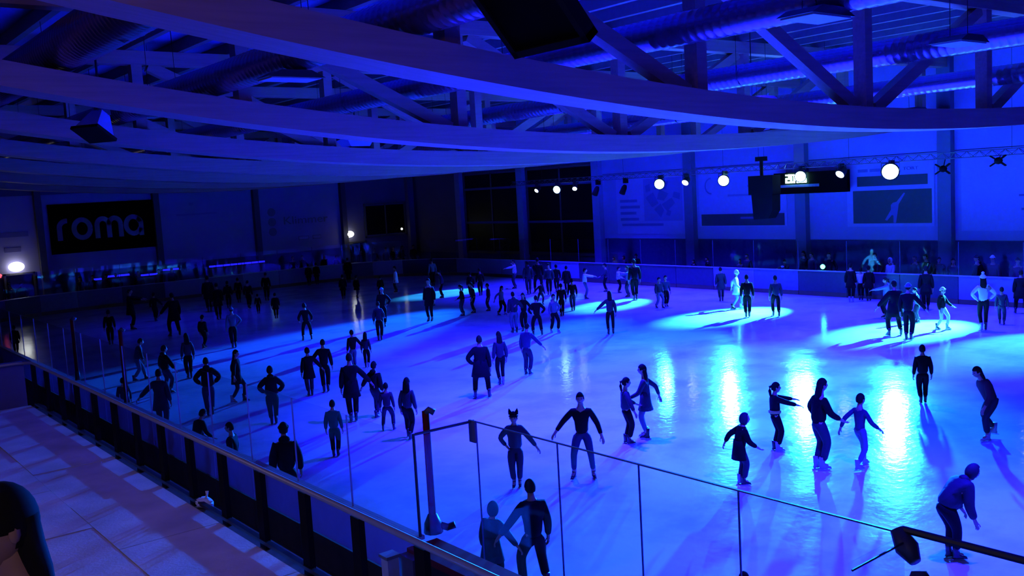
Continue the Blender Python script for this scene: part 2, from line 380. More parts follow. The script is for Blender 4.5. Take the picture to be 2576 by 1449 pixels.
# ================================================================ glulam fish-belly roof trusses
def zb(x):
    d = x-23.0; return 6.50 + (.0045*d*d if d < 0 else .0030*d*d)
TR = [(12.75,'nearest, crossing the top'),(20.9,'second from the camera'),
      (28.2,'third from the camera'),(35.5,'fourth from the camera'),(42.9,'fifth from the camera'),(50.3,'sixth from the camera'),(57.6,'last one before the roma sign wall')]
NODES = [-3,3,9,15,21,27,33,38.7]
ZT = 9.72
def truss(Y, where):
    root = thing('roof_truss','brown glulam roof truss with curved lower chord, '+where,'truss',(18,Y,6.5))
    def chord(nm, x0, x1, fn, h, w, n):
        mb = MB(); vs = []; fs = []
        for i in range(n+1):
            x = x0+(x1-x0)*i/n; z = fn(x)
            for a,b in ((-1,0),(1,0),(1,1),(-1,1)): vs.append((x,Y+a*w/2,z+b*h))
        for i in range(n):
            for k in range(4): fs.append((i*4+k,i*4+(k+1)%4,(i+1)*4+(k+1)%4,(i+1)*4+k))
        fs += [(3,2,1,0),tuple(n*4+k for k in range(4))]
        mb.add(vs,fs); return part(mb,nm,'glulam',root)
    chord('lower_chord',-5.8,WX-.45,zb,.50,.86,48)
    chord('upper_chord',-5.8,WX-.45,lambda x:ZT,.38,.42,8)
    for x in NODES:
        part(MB().bbox(x-.15,x+.15,Y-.16,Y+.16,zb(x)+.46,ZT+.02),'post','glulam',root)
    for a,b in ((15,9),(21,15),(21,27),(27,33),(33,38.7)):
        p = Vector((a+(.35 if b>a else -.35),Y,zb(a)+.50)); q = Vector((b-(.35 if b>a else -.35),Y,ZT-.02))
        part(MB().beam(p,q,.30,.26,(0,1,0)),'diagonal','glulam',root)
    return root
for Y,w in TR: truss(Y,w)
# ================================================================ air ducts through the trusses
DUCTS = [(5.3,8.95,.46,'leftmost silver air duct, above the left end of the nearest trusses'),(8.45,8.40,.34,'second silver air duct from the left'),
         (13.8,8.36,.30,'third silver air duct from the left'),(22.0,8.38,.31,'fourth silver air duct from the left'),(27.75,7.98,.27,'rightmost silver air duct')]
for x,z,r,lab in DUCTS:
    d = thing('air_duct',lab,'duct',(x,25,z))
    mb = MB(); ys = -13.0; pts = []; rs = []
    while ys < 63.2:
        pts += [(x,ys,z),(x,ys+.13,z),(x,ys+.16,z)]; rs += [r,r,r*1.025]; ys += .19
    mb.path(pts, rs, 16); part(mb,'duct_tube','duct',d,True)
    for y in (2,9,17,24.5,32,39,46.5,54): 
        part(MB().path([(x,y,z-r*1.06),(x+r*.75,y,z-r*.75),(x+r*1.06,y,z),(x+r*.98,y,ZT+.7)],.012,5),'hanger_strap','black_metal',d)
        part(MB().path([(x,y,z-r*1.06),(x-r*.75,y,z-r*.75),(x-r*1.06,y,z),(x-r*.98,y,ZT+.7)],.012,5),'hanger_strap','black_metal',d)
# ================================================================ ceiling luminaires, switched off
LUM = [(13.35,8.9,8.05,'dark flat ceiling lamp in front of the big diagonal at the top right'),(18.9,9.4,8.0,'dark flat ceiling lamp crossing a post right of the first one'),
       (8.2,16.8,7.96,'dark flat ceiling lamp below the second duct at upper left'),(9.3,29.0,8.4,'dark flat ceiling lamp right of the tilted blue lit speaker'),
       (24.4,18.3,7.9,'dark flat ceiling lamp just above the nearest chord, centre right'),(31.0,20.1,7.9,'small dark flat ceiling lamp near right wall'),
       (37.6,20.6,7.9,'rightmost small dark flat ceiling lamp'),(16.5,31.0,8.0,'dark flat ceiling lamp between the third and fourth trusses')]
L0 = None
def luminaire(loc,label):
    t = thing('ceiling_lamp',label,'lamp',loc,0,'ceiling lamps that are off')
    mb = MB().prism([(-.58,-.06),(-.30,.07),(.30,.07),(.58,-.06)],(0,-.33,0),X3,Z3,Y3*.66); mb.build('housing',M_['black_metal'],t)
    mb = MB().bbox(-.50,.50,-.30,.30,-.085,-.062); mb.build('diffuser',M_['print_faint'],t)
    for s in (-.35,.35): MB().tube((s,0,.06),(s,0,RH-loc[2]),.008,5).build('suspension_wire',M_['black_metal'],t)
    return t
for x,y,z,lab in LUM: luminaire((x,y,z),lab)
# near tilted dark panel heater at the top of the picture
t = thing('radiant_heater','big dark rectangular panel tilted under the roof at top centre','heater',(6.3,8.1,7.45))
ax = Vector((-.66,0,.75)).normalized(); nn = ax.cross(Y3)
mb = MB().prism([(-.30,0),(1.25,0),(1.25,1.05),(-.30,1.05)],Vector((6.38,8.0,7.30))-nn*.05,ax,-Y3,nn*.1); part(mb,'panel','sign_black',t)
fr = MB()
for a0,a1,b0,b1 in ((-.36,1.31,-.06,.02),(-.36,1.31,1.03,1.11),(-.36,-.28,-.06,1.11),(1.23,1.31,-.06,1.11)):
    fr.prism([(a0,b0),(a1,b0),(a1,b1),(a0,b1)],Vector((6.38,8.0,7.30))-nn*.08,ax,-Y3,nn*.16)
part(fr,'frame','black',t)
for b in (.2,.85): part(MB().tube(Vector((6.38,8.0,7.30))+ax*.9-Y3*b,Vector((6.38,8.0,RH))+ax*.9-Y3*b,.012,5),'suspension_wire','black_metal',t)
# tilted horn speaker below the second truss at upper left
t = thing('horn_speaker','pale horn loudspeaker with dark mouth rim tilted below second truss','speaker',(7.0,25.0,7.8))
d = Vector((-.42,-.25,-.85)).normalized(); e1 = d.cross(Z3).normalized(); e2 = d.cross(e1)
def frus(c,d,a0,a1,L,w=1.0):
    vs = []
    for cc,s in ((c,a0),(c+d*L,a1)):
        for a,b in ((-1,-1),(1,-1),(1,1),(-1,1)): vs.append(cc+e1*a*s*w+e2*b*s)
    return MB().add(vs,[(3,2,1,0),(4,5,6,7),(0,1,5,4),(1,2,6,5),(2,3,7,6),(3,0,4,7)])
c = Vector((7.05,25.0,8.05)); part(frus(c,d,.14,.30,.55,1.2),'horn','wall_white',t); part(frus(c+d*.55,d,.34,.34,.08,1.25),'mouth_rim','black',t)
part(MB().box(c-d*.12,(.3,.3,.3)),'driver','column_dark',t); part(MB().tube(c,(7.05,25.0,RH),.03,6),'bracket','black_metal',t)
t = thing('horn_speaker','pale horn loudspeaker below second truss near picture centre','speaker',(17.8,31.5,7.4))
d = Vector((0,-.15,-.95)).normalized(); e1 = d.cross(Z3).normalized(); e2 = d.cross(e1); c = Vector((17.84,31.5,7.80))
part(frus(c,d,.40,.26,.36,1.5),'horn','wall_white',t); part(frus(c+d*.36,d,.28,.28,.05,1.5),'mouth_rim','black',t); part(MB().tube(c,(17.84,31.5,RH),.03,6),'bracket','black_metal',t)
# ================================================================ lighting truss with coloured lamps
t = thing('lighting_truss','slim aluminium lighting truss hung over the right far boards','truss',(TX+.25,28,5.95))
for dx,dz in ((-.13,0),(.13,0),(0,.24)): part(MB().tube((TX+.25+dx,8.5,5.82+dz),(TX+.25+dx,48,5.82+dz),.022,6),'chord','frame_metal',t)
mb = MB(); y = 8.5
while y < 47.9:
    for dx in (-.13,.13): mb.tube((TX+.25+dx,y,5.82),(TX+.25,y+.25,6.06),.011,4); mb.tube((TX+.25,y+.25,6.06),(TX+.25+dx,y+.5,5.82),.011,4)
    y += .5
o = part(mb,'bracing','frame_metal',t); o['kind'] = 'stuff'
for y in (10,17,24,31,38,45): part(MB().tube((TX+.25,y,6.06),(TX+.25,y,RH),.007,5),'suspension_wire','black_metal',t)
def par_lamp(y, r, target, lens, label):
    t = thing('stage_lamp',label,'lamp',(TX,y,TZ))
    d = (Vector(target)-Vector((TX,y,TZ))).normalized(); c = Vector((TX,y,TZ))
    part(MB().path([c-d*.42,c-d*.36,c-d*.12,c+d*.0],[r*.55,r*.9,r*1.1,r*1.18],16),'housing','black_metal',t,True)
    part(MB().path([c+d*.005,c+d*.022],[r,r*.85],20),'lens',lens,t)
    part(MB().path([c-d*.15-Y3*r*1.25,c-d*.1-Y3*r*1.25+Z3*.34,c-d*.1+Y3*r*1.25+Z3*.34,c-d*.15+Y3*r*1.25],.018,6),'yoke','black_metal',t)
    part(MB().box((TX+.12,y,5.80),(.34,.09,.20)),'clamp','black_metal',t)
names = ['small white lamp left of the big lamp before the dark window','big bright lamp before the dark corner window','small white lamp right of the big lamp before the window',
 'big blue haloed lamp before the map banner','small white lamp between two big blue haloed lamps','big blue haloed lamp left of the hanging speaker','big lamp next to the lit digits',
 'small white lamp right of the scoreboard digits','largest brightest lamp, above the figure skater picture','lamp at right beyond the largest one','rightmost lamp on the truss']
for (y,r,w,col,tg,dg,bl),nm in zip(LAMPS,names): par_lamp(y,r,tg,'lens_blue' if col is not PALE else 'lens_pale','stage lamp on truss, '+nm)
# unlit lamps hanging on the same truss
for y,lab in ((37.7,'unlit black stage lamp left of the map banner'),(39.9,'unlit black stage lamp beside the pale window column')):
    t = thing('stage_lamp',lab,'lamp',(TX,y,TZ)); c = Vector((TX,y,TZ-.05)); d = Vector((-.5,0,-.8)).normalized()
    part(MB().path([c-d*.1,c+d*.05,c+d*.42],[.10,.15,.17],12),'housing','black',t,True); part(MB().box((TX+.1,y,5.72),(.34,.09,.30)),'clamp','black',t)
for y,z,lab in ((19.6,5.42,'black four armed lamp beside the right wall column'),(17.4,5.62,'black four armed lamp, the rightmost')):
    t = thing('stage_lamp',lab,'lamp',(TX,y,z)); c = Vector((TX,y,z))
    part(MB().ellipsoid(c,(.14,.16,.14),10,6),'housing','black',t,True)
    for a,b in ((-1,1),(1,1),(-1,-1),(1,-1)): part(MB().beam(c,c+Vector((-.05,a*.30,b*.20)),.10,.05),'barn_door','black',t)
    part(MB().tube(c,(TX+.2,y,5.84),.02,6),'bracket','black',t)
# ================================================================ scoreboard and hanging speaker cluster
t = thing('scoreboard','dark scoreboard with lit white green digits on right wall','scoreboard',(WX-.6,27.3,5.1))
part(MB().bbox(WX-.70,WX-.46,25.4,29.5,4.58,5.62),'housing','sign_black',t)
part(MB().bbox(WX-.72,WX-.69,26.9,29.35,4.90,5.03),'strip','print_mid',t)
for y in (26,28.9): part(MB().bbox(WX-.47,WX-.062,y-.06,y+.06,5.0,5.2),'bracket','black_metal',t)
SEG = {'0':'abcdef','2':'abged'}
def digit(ch, y0, z0, w, h, root):
    mb = MB(); s = .07; seg = {'a':(0,h,w,h),'g':(0,h/2,w,h/2),'d':(0,0,w,0),'f':(0,h/2,0,h),'b':(w,h/2,w,h),'e':(0,0,0,h/2),'c':(w,0,w,h/2)}
    for k in SEG[ch]:
        a0,b0,a1,b1 = seg[k]; mb.bbox(WX-.75,WX-.71,y0-max(a0,a1)-s/2,y0-min(a0,a1)+s/2,z0+min(b0,b1)-s/2,z0+max(b0,b1)+s/2)
    return part(mb,'digit','led_digit',root)
for k,ch in enumerate('2000'): digit(ch, 28.74-k*.29-(.07 if k>1 else 0), 5.15, .17, .35, t)
mb = MB().bbox(WX-.75,WX-.71,28.17,28.22,5.22,5.27); mb.bbox(WX-.75,WX-.71,28.17,28.22,5.38,5.43); part(mb,'colon','led_digit',t)
t = thing('speaker_cluster','black hanging speaker cluster in front of the right wall','speaker',(36.5,27.3,5.0))
def yz(x,px0): return px0
part(MB().bbox(36.3,36.9,26.65,28.0,4.70,5.57),'upper_box','black',t)
part(MB().prism([(26.95,3.60),(27.75,3.55),(27.84,4.70),(26.68,4.70),(26.70,3.95)],(36.3,0,0),Y3,Z3,X3*.6),'lower_box','black',t)
part(MB().tube((36.6,27.45,5.57),(36.6,27.45,6.30),.08,8),'pole','black',t); part(MB().box((36.6,27.45,6.33),(.35,.42,.20)),'mount','black',t)
for y in (27.3,27.6): part(MB().tube((36.6,y,6.3),(36.6,y,RH),.008,5),'suspension_wire','black_metal',t)

# ================================================================ banners and signs on the right wall (text there is too blurred to read: dark print bars)
def rbox(mb,y0,y1,z0,z1,d0=.085,d1=.10): return mb.bbox(WX-d1,WX-d0,min(y0,y1),max(y0,y1),z0,z1)
def rpart(nm,m,root,y0,y1,z0,z1,d=.11): return part(rbox(MB(),y0,y1,z0,z1,.08,d),nm,m,root)
t = thing('banner','white banner with dark map graphic and lines of print, right wall','banner',(WX-.1,38.5,4))
rpart('sheet','banner_white',t,35.8,41.3,2.55,6.05,.10)
for k,(a,b) in enumerate(((41.0,39.6),(41.0,39.4),(41.0,39.7),(41.0,39.5))): rpart('text_line','print_soft',t,a,b,4.42-k*.36,4.58-k*.36)
rpart('text_line','print_soft',t,40.9,37.6,3.02,3.16); rpart('picture_ground','print_softer',t,39.05,36.1,3.30,5.75,.105)
for pts in ([(.1,1.3),(.6,.75),(1.1,.95),(.7,1.6)],[(.75,.62),(1.25,.15),(1.5,.55),(1.25,.95)],[(1.35,.9),(1.75,.5),(2.35,.95),(2.1,1.25)],[(1.0,1.2),(1.5,1.1),(1.9,1.5),(1.2,1.75)],[(2.2,1.3),(2.7,1.15),(2.75,1.5),(2.3,1.6)],[(1.65,.30),(1.95,.22),(2.05,.5),(1.8,.58)],[(.15,1.6),(.5,1.7),(.45,2.1),(.1,2.0)],[(.8,1.8),(1.7,1.75),(1.9,2.2),(.9,2.25)]):
    part(MB().prism(pts,(WX-.118,39.0,3.35),-Y3,Z3,X3*.01),'map_patch','print_soft',t)
t = thing('banner','white banner with broad dark strip along its lower edge, right wall','banner',(WX-.1,31.6,4))
rpart('sheet','banner_white',t,29.2,34.9,2.95,6.1,.10); rpart('dark_strip','print_dark',t,29.35,34.75,3.0,3.62); rpart('text_line','print_soft',t,32.1,30.6,3.35,3.46,.115)
for a,b,z in ((32.9,29.6,4.55),(31.4,29.5,5.30),(31.6,29.4,5.02)): rpart('text_line','print_softer',t,a,b,z,z+.11)
mb = MB(); 
mb.strip([(.42*math.cos(u),.42*math.sin(u)) for u in [PI*.5+PI*k/10 for k in range(11)]],.09,(WX-.112,34.0,5.15),-Y3,Z3,X3*.01); part(mb,'ring_mark','print_soft',t)
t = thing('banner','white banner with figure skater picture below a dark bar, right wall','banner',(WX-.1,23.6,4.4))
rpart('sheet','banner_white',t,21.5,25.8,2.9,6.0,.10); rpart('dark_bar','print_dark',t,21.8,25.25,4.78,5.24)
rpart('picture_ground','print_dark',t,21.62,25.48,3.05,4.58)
fig = [(2.55,1.38),(2.62,1.36),(2.30,.86),(2.26,.60),(2.16,.02),(2.04,.02),(2.04,.36),(1.96,.38),(1.72,.12),(1.62,.16),(1.92,.62),(1.92,.84),(2.02,.94),(2.2,.98)]
part(MB().prism(fig,(WX-.118,25.48,3.05),-Y3,Z3,X3*.01),'skater_picture','print_soft',t)
for a,b in ((25.2,24.7),(24.6,23.9)): rpart('text_line','print_soft',t,a,b,5.44,5.58)
text_part('TORT',.20,Vector((WX-.115,22.95,5.45))-rootloc(t),-Y3,Z3,M_['print_soft'],t,width=.72)
t = thing('banner','white banner with several rows of print at right picture edge','banner',(WX-.1,16.8,4))
rpart('sheet','banner_white',t,13.9,20.3,2.7,6.0,.10)
for a,b,z in ((17.9,14.2,4.12),(17.8,16.5,3.55),(17.7,16.6,3.35),(16.9,14.2,3.12),(16.4,14.3,3.5),(16.5,14.2,5.42)): rpart('text_line','print_soft',t,a,b,z,z+.09)
# ================================================================ left end wall: roma sign and faint lettering
t = thing('sign','big black wall sign reading roma in pale letters','sign',(17.4,WY-.2,4.75))
part(MB().bbox(14.3,20.65,WY-.20,WY-.07,3.2,6.28),'board','sign_black',t)
O = (-.30,WY-.215,0); T_ = .30; zb0, zx = 4.02, 5.36
def let(nm, strokes):
    mb = MB()
    for s in strokes: mb.strip(s,T_,O,X3,Z3,Y3*-.02)
    part(mb,nm,'sign_letter',t)
ar = lambda cx,cz,rx,rz,a0,a1,n=12: [(cx+rx*math.cos(math.radians(a0+(a1-a0)*k/n)),cz+rz*math.sin(math.radians(a0+(a1-a0)*k/n))) for k in range(n+1)]
let('letter_r',[[(15.15,zb0),(15.15,zx-.5)], ar(15.6,zx-.55,.45,.42,180,85)])
let('letter_o',[ar(16.48,(zb0+zx)/2,.48,.56,0,360,24)])
let('letter_m',[[(17.38,zb0),(17.38,zx-.5)],ar(17.74,zx-.52,.36,.40,180,0),[(18.10,zx-.52),(18.10,zb0)],ar(18.46,zx-.52,.36,.40,180,0),[(18.82,zx-.52),(18.82,zb0)]])
let('letter_a',[ar(19.66,(zb0+zx)/2+.05,.45,.52,330,-30,1)[:0] or ar(19.62,(zb0+zx)/2+.02,.46,.54,20,340,22),[(20.10,zx-.55),(20.10,zb0)],ar(19.64,zx-.56,.46,.42,60,0,6)])
t = thing('sign','faint wall lettering Klimmer beside three dark dots','sign',(31,WY-.1,4.3))
for z in (4.95,4.25,3.55):
    mb = MB().prism([(.30*math.cos(2*PI*k/16),.30*math.sin(2*PI*k/16)) for k in range(16)],(28.95,WY-.075,z),X3,Z3,Y3*-.02); part(mb,'dot','print_mid',t)
text_part('Klimmer',.80,Vector((29.85,WY-.09,4.02))-rootloc(t),X3,Z3,M_['print_mid'],t,width=3.5)
t = thing('sign','faint dark print on the wall above the left door','sign',(12,WY-.1,4))
for a,b,z0,z1 in ((11.2,13.1,4.45,4.75),(11.7,12.6,3.55,3.82)): part(MB().bbox(a,b,WY-.09,WY-.07,z0,z1),'text_line','print_soft',t)
t = thing('sign','faint small print on wall panel right of roma sign','sign',(24,WY-.1,5.3))
for a,b,z0,z1 in ((23.1,23.4,5.75,5.95),(22.2,25.0,5.1,5.22)): part(MB().bbox(a,b,WY-.09,WY-.07,z0,z1),'text_line','print_softer',t)
# white oval lamps above the doors
def door_lamp(x,z,r,w,label):
    t = thing('wall_lamp',label,'lamp',(x,WY-.25,z))
    part(MB().ellipsoid((x,WY-.32,z),(r*1.5,.14,r),16,10),'globe','lens_white',t,True); part(MB().bbox(x-r*.5,x+r*.5,WY-.24,WY-.05,z-r*.4,z+r*.4),'base','frame_metal',t)
    light('door_lamp_light','POINT',(x,WY-1.0,z),w,(.93,1,.90),radius=.2)
door_lamp(12.2,2.66,.30,1.4,'glowing white oval lamp above the left dark door'); door_lamp(34.95,2.95,.24,1.2,'glowing white oval lamp above the door near the far corner')
t = thing('wall_lamp','tiny white light point below the small dark corner window','lamp',(38.9,WY-.2,2.55)); part(MB().ellipsoid((39.6,WY-.22,3.02),(.09,.05,.09),8,6),'bulb','lens_white',t); part(MB().bbox(39.5,39.7,WY-.2,WY-.03,2.94,3.1),'base','frame_metal',t)
t = thing('exit_light','small red light beside the left dark door','lamp',(11.25,WY-.2,2.2)); part(MB().ellipsoid((11.28,WY-.22,2.20),(.12,.05,.12),8,6),'bulb','led_red',t); part(MB().bbox(11.15,11.41,WY-.2,WY-.03,2.1,2.3),'base','frame_metal',t)
# faint white notices near the door
for x,w,lab in ((31.3,.75,'left of two small white notices on the wall by the Klimmer lettering'),(32.35,.6,'right of two small white notices on the wall by the Klimmer lettering')):
    t = thing('notice',lab,'notice',(x,WY-.1,2.95)); part(MB().bbox(x-w/2,x+w/2,WY-.095,WY-.07,2.86,3.06),'sheet','banner_white',t); part(MB().bbox(x-w/2-.03,x+w/2+.03,WY-.085,WY-.068,2.83,3.09),'frame','frame_metal',t)
# added blocks with emissive strips imitating blue reflections in the left end glass
for x0,x1,z,lab in ((16.15,16.75,1.45,'short added strip imitating blue glass reflection, first from left'),(17.0,18.45,1.55,'added strip imitating blue glass reflection below roma sign'),(19.1,20.2,1.42,'added strip imitating blue glass reflection right of roma sign'),(20.5,21.6,1.62,'added strip imitating blue glass reflection, fourth from left'),(23.6,27.6,1.55,'long added strip imitating blue glass reflection behind left end crowd')):
    t = thing('reflection_block',lab,'reflection_block',((x0+x1)/2,62.9,0)); part(MB().bbox(x0,x1,62.7,63.3,-.03,z-.06),'body','board_ad_mid',t); part(MB().bbox(x0-.05,x1+.05,62.6,63.35,z-.06,z),'top','dark_plastic',t)
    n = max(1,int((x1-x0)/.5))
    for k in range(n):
        a = x0+(x1-x0)*k/n; part(MB().bbox(a+.03,a+(x1-x0)/n-.03,62.60,62.66,z+.0,z+.11),'reflection_strip','reflection_blue',t)
t = thing('stage_lamp','small green lamp on top of the far right boards','lamp',(37.6,24.9,1.25)); part(MB().ellipsoid((37.5,24.95,1.33),(.08,.12,.11),10,6),'lens','led_green',t,True); part(MB().bbox(37.5,37.62,24.85,25.05,1.2,1.4),'housing','black',t)
t = thing('stage_lamp','tiny white lamp on the boards left of the green lamp','lamp',(37.6,27.1,1.25)); part(MB().ellipsoid((37.5,27.1,1.27),(.05,.10,.05),8,6),'lens','board_white',t,True); part(MB().bbox(37.5,37.62,27.0,27.2,1.2,1.3),'housing','black',t)
# ================================================================ rink boards with glass
BH, GH = 1.16, 2.50
def boards(label, path, cat_group, ads, glass=True, mat_fn=None, kick='kick_yellow', closed=False, gtop=GH, cap='cap_rail', skip_glass=(), name='dasher_boards'):
    c = path[len(path)//2]; root = thing(name,label,'boards',(c[0],c[1],0),0)
    for i in range(len(path)-1):
        p = Vector((*path[i],0)); q = Vector((*path[i+1],0)); d = (q-p); L = d.length; d = d/L; n = Vector((-d.y,d.x,0))
        def seg(z0,z1,th,inset=.012,off=0):
            a = p + d*inset; b = q - d*inset; mb = MB()
            mb.add([a+n*(off-th/2)+Z3*z0,b+n*(off-th/2)+Z3*z0,b+n*(off+th/2)+Z3*z0,a+n*(off+th/2)+Z3*z0,a+n*(off-th/2)+Z3*z1,b+n*(off-th/2)+Z3*z1,b+n*(off+th/2)+Z3*z1,a+n*(off+th/2)+Z3*z1],
                   [(3,2,1,0),(4,5,6,7),(0,1,5,4),(1,2,6,5),(2,3,7,6),(3,0,4,7)]); return mb
        m = mat_fn(i) if mat_fn else ads.get(i,'board_white')
        part(seg(.20,BH-.04,.06),'board_panel',m,root); part(seg(.0,.195,.07),'kick_plate',kick,root); part(seg(BH-.04,BH,.14,0),'cap_rail',cap,root)
        if glass and i not in skip_glass:
            part(seg(BH+.005,gtop,.016,.010),'glass_pane','rink_glass',root)
            part(MB().box(p+Z3*((BH+gtop)/2),(.020,.020,gtop-BH),Matrix(((d.x,n.x,0),(d.y,n.y,0),(0,0,1)))),'glass_seam','seam_faint',root)
    return root
def line(a,b,step): 
    a,b = Vector(a),Vector(b); n = max(1,round((b-a).length/step)); return [tuple(a+(b-a)*k/n) for k in range(n+1)]
right = line((FX,-1.2),(FX,FY-RR),2.44)
NR = len(right)-1
def idx(y): return min(range(NR), key=lambda i: abs((right[i][1]+right[i+1][1])/2-y))
ads = {}
for y in (25.3,22.9,20.4,15.5,36.0,38.5,41,46): ads[idx(y)] = 'board_ad_dark'
for y in (33.6,28.5,13,8): ads[idx(y)] = 'board_ad_mid'
ads[idx(33.4)] = 'board_ad_dark'
boards('white rink boards with dark advert panels and clear glass along far long side', right, 'far', ads)
corner = arc(FX-RR,FY-RR,RR,0,90,6)
boards('curved rink boards with glass at the far corner', corner, 'corner', {1:'board_ad_dark',2:'board_ad_dark',4:'board_ad_dark',3:'board_white'})
end = line((FX-RR,FY),(NX0+RR,FY),2.5)
boards('rink boards with glass along the left end under roma wall', end, 'end', {4:'board_ad_dark',5:'board_ad_mid',2:'board_ad_mid'})
boards('curved rink boards with glass at the dim left corner', arc(NX0+RR,FY-RR,RR,90,180,6), 'corner', {0:'board_ad_mid',1:'board_ad_dark',2:'board_ad_mid',3:'board_ad_dark',4:'board_ad_dark'})
near = line((NX0,FY-RR),(NX0,10.3),1.772)
def near_boards():
    root = thing('dasher_boards','near side boards of pale see-through panels carrying tall glass, behind the handrail','boards',(NX0,25,0))
    for (x0,y0),(x1,y1) in zip(near[:-1],near[1:]):
        ya,yb = y1+.012,y0-.012
        part(MB().bbox(NX0-.02,NX0+.02,ya,yb,.50,BH-.03),'board_panel','board_translucent',root)
        part(MB().bbox(NX0-.04,NX0+.02,ya,yb,-.02,.49),'kick_plate','rubber_floor',root)
        part(MB().bbox(NX0-.07,NX0+.07,y1,y0,BH-.03,BH+.02),'cap_rail','cap_rail',root)
        part(MB().bbox(NX0-.009,NX0+.009,ya,yb,BH+.025,2.53),'glass_pane','rink_glass',root)
        part(MB().bbox(NX0-.010,NX0+.010,y0-.009,y0+.009,BH+.02,2.53),'glass_seam','seam_clear',root)
    part(MB().bbox(NX0-.013,NX0+.013,10.28,10.31,BH+.02,2.55),'glass_seam','dark_plastic',root)
near_boards()
# glass of the timekeeper's box, standing forward of the near boards
t = thing('glass_screen','row of tall clear glass panes down to the ice at the front right','glass screen',(NX1,7,0))
ys = [10.2,8.55,7.2,5.85,4.12]
for a,b in zip(ys[1:],ys[:-1]):
    part(MB().bbox(NX1-.008,NX1+.008,a+.01,b-.01,.10,2.53),'glass_pane','rink_glass',t); part(MB().bbox(NX1-.0095,NX1+.0095,b-.006,b+.006,.10,2.53),'glass_seam','seam_faint',t)
    part(MB().bbox(NX1-.012,NX1+.012,a,b,2.53,2.545),'edge_trim','board_ad_mid',t)
part(MB().bbox(NX1-.04,NX1+.04,4.12,10.2,-.02,.10),'sill','kick_yellow',t)
for y in (10.2,4.12): part(MB().bbox(NX0+.1,NX1-.02,y-.008,y+.008,BH+.02,2.53),'glass_pane','rink_glass',t)
t = thing('grab_bar','thin dark bar with hanging grey plate at left end of front glass','bar',(6.8,10.22,2.5))
part(MB().tube((NX0,10.25,2.55),(NX1-.02,10.22,2.55),.020,8),'bar','frame_metal',t); part(MB().box((NX1-.06,10.2,2.42),(.03,.14,.30)),'plate','wall_dim',t)
t = thing('grab_bar','thick dark top bar on front glass at lower right corner','bar',(7.3,3.0,2.6))
part(MB().tube((NX1+.03,4.15,2.56),(NX1+.03,-1.0,2.56),.033,8),'bar','black_metal',t); part(MB().tube((NX1,4.1,2.48),(NX0+.05,4.06,2.50),.010,6),'cable','black_metal',t)
part(MB().path([(NX1+.02,4.20,2.56),(NX1+.0,4.10,2.42),(NX1-.05,4.0,2.34)],[.06,.10,.05],10),'clamp','print_dark',t,True)
part(MB().path([(NX1-.18,3.90,2.33),(NX1-.2,3.88,2.26),(NX1-.22,3.86,2.16)],[.06,.10,.05],10),'clamp','print_dark',t,True)
for y in (1.5,-.5): part(MB().tube((NX1+.03,y,0),(NX1+.03,y,2.56),.02,6),'stanchion','black_metal',t)
# dark bench box with reddish top between the glass corner and the handrail, its white gate post
t = thing('bench_box','dark dasher box with reddish top ledge below the red pole','box',(6.3,7.3,0))
part(MB().bbox(NX0-.30,NX0+.05,4.1,9.95,-.03,1.08),'body','dark_plastic',t); part(MB().bbox(NX0-.32,NX0+.14,4.05,10.12,1.08,1.17),'ledge','cap_red',t)
part(MB().bbox(NX0-.44,NX0-.31,9.80,10.12,-.03,1.12),'end_panel','board_ad_mid',t)
t = thing('gate_post','bright white gate panel standing left of the dark bench box','gate',(5.9,10.2,0))
part(MB().bbox(NX0-.62,NX0-.46,10.10,10.26,-.03,1.10),'panel','paper_white',t); part(MB().bbox(NX0-.64,NX0-.44,10.08,10.28,1.10,1.14),'cap','cap_rail',t)
# red poles
for x,y,z1,lab in ((6.58,10.33,2.80,'dark red pole clamped on the bench box corner'),(6.40,22.9,2.88,'thin dark red pole behind the left glass'),(6.40,27.2,2.84,'thin dark red pole farther along the left glass')):
    t = thing('pole',lab,'pole',(x,y,1.15)); part(MB().tube((x,y,1.17),(x,y,z1),.048,10),'shaft','red_paint',t,True); part(MB().path([(x,y,z1-.03),(x+.02,y-.05,z1+.02),(x+.07,y-.10,z1-.02)],.045,8),'hook','frame_metal',t,True)
    kk = 1 if y < 11 else .55
    part(MB().path([(x,y,1.17),(x,y,1.30),(x,y,1.42)],[.13*kk,.115*kk,.06],10),'clamp','black_metal',t,True)
    if y < 11: part(MB().path([(x+.03,y-.02,1.28),(x+.16,y-.10,1.22),(x+.24,y-.16,1.25)],.05,8),'clamp_lever','black_metal',t,True)
# ================================================================ stand walkway, slabs, handrail
WZ, RX = 1.93, 3.95
wk = sempty('floor_walkway',(1,12,WZ))
part(MB().bbox(-6,RX-.05,-14,20.4,-.03,WZ-.13),'base','wall_dim',wk)
def sl(x0,x1,y0,y1,dz=0): return part(MB().bbox(x0+.006,x1-.006,y0+.006,y1-.006,WZ-.13,WZ+dz),'slab','concrete',wk)
xs = [-6,-4.4,-2.8,-1.2,.4,1.55,2.75,RX-.06]
for i in range(len(xs)-1):
    y = -13.9 + (i%2)*1.0; k = 0
    while y < 20.3:
        y1 = min(y+2.05,20.4)
        if y1-y > .2: sl(xs[i],xs[i+1],y,y1,(random.random()-.5)*.012)
        y = y1
struct(part(MB().bbox(-6,RX-.1,20.45,20.65,-.03,2.80),'wall_parapet','wall_dim',None))
part(MB().bbox(RX-.05,RX+.16,-14,20.4,-.03,WZ-.03),'edge_beam','column_dark',wk)
t = thing('handrail','grey top rail on flat black posts along the stand edge','railing',(RX,9,WZ))
ZR = 2.79
part(MB().path([(RX,-6,ZR),(RX,20.2,ZR),(RX-.25,20.38,ZR),(RX-3.6,20.38,ZR)],.030,8),'top_rail','rail_grey',t,True)
part(MB().bbox(RX-.03,RX+.03,-6,20.2,WZ+.03,WZ+.07),'bottom_rail','black_metal',t)
import bisect
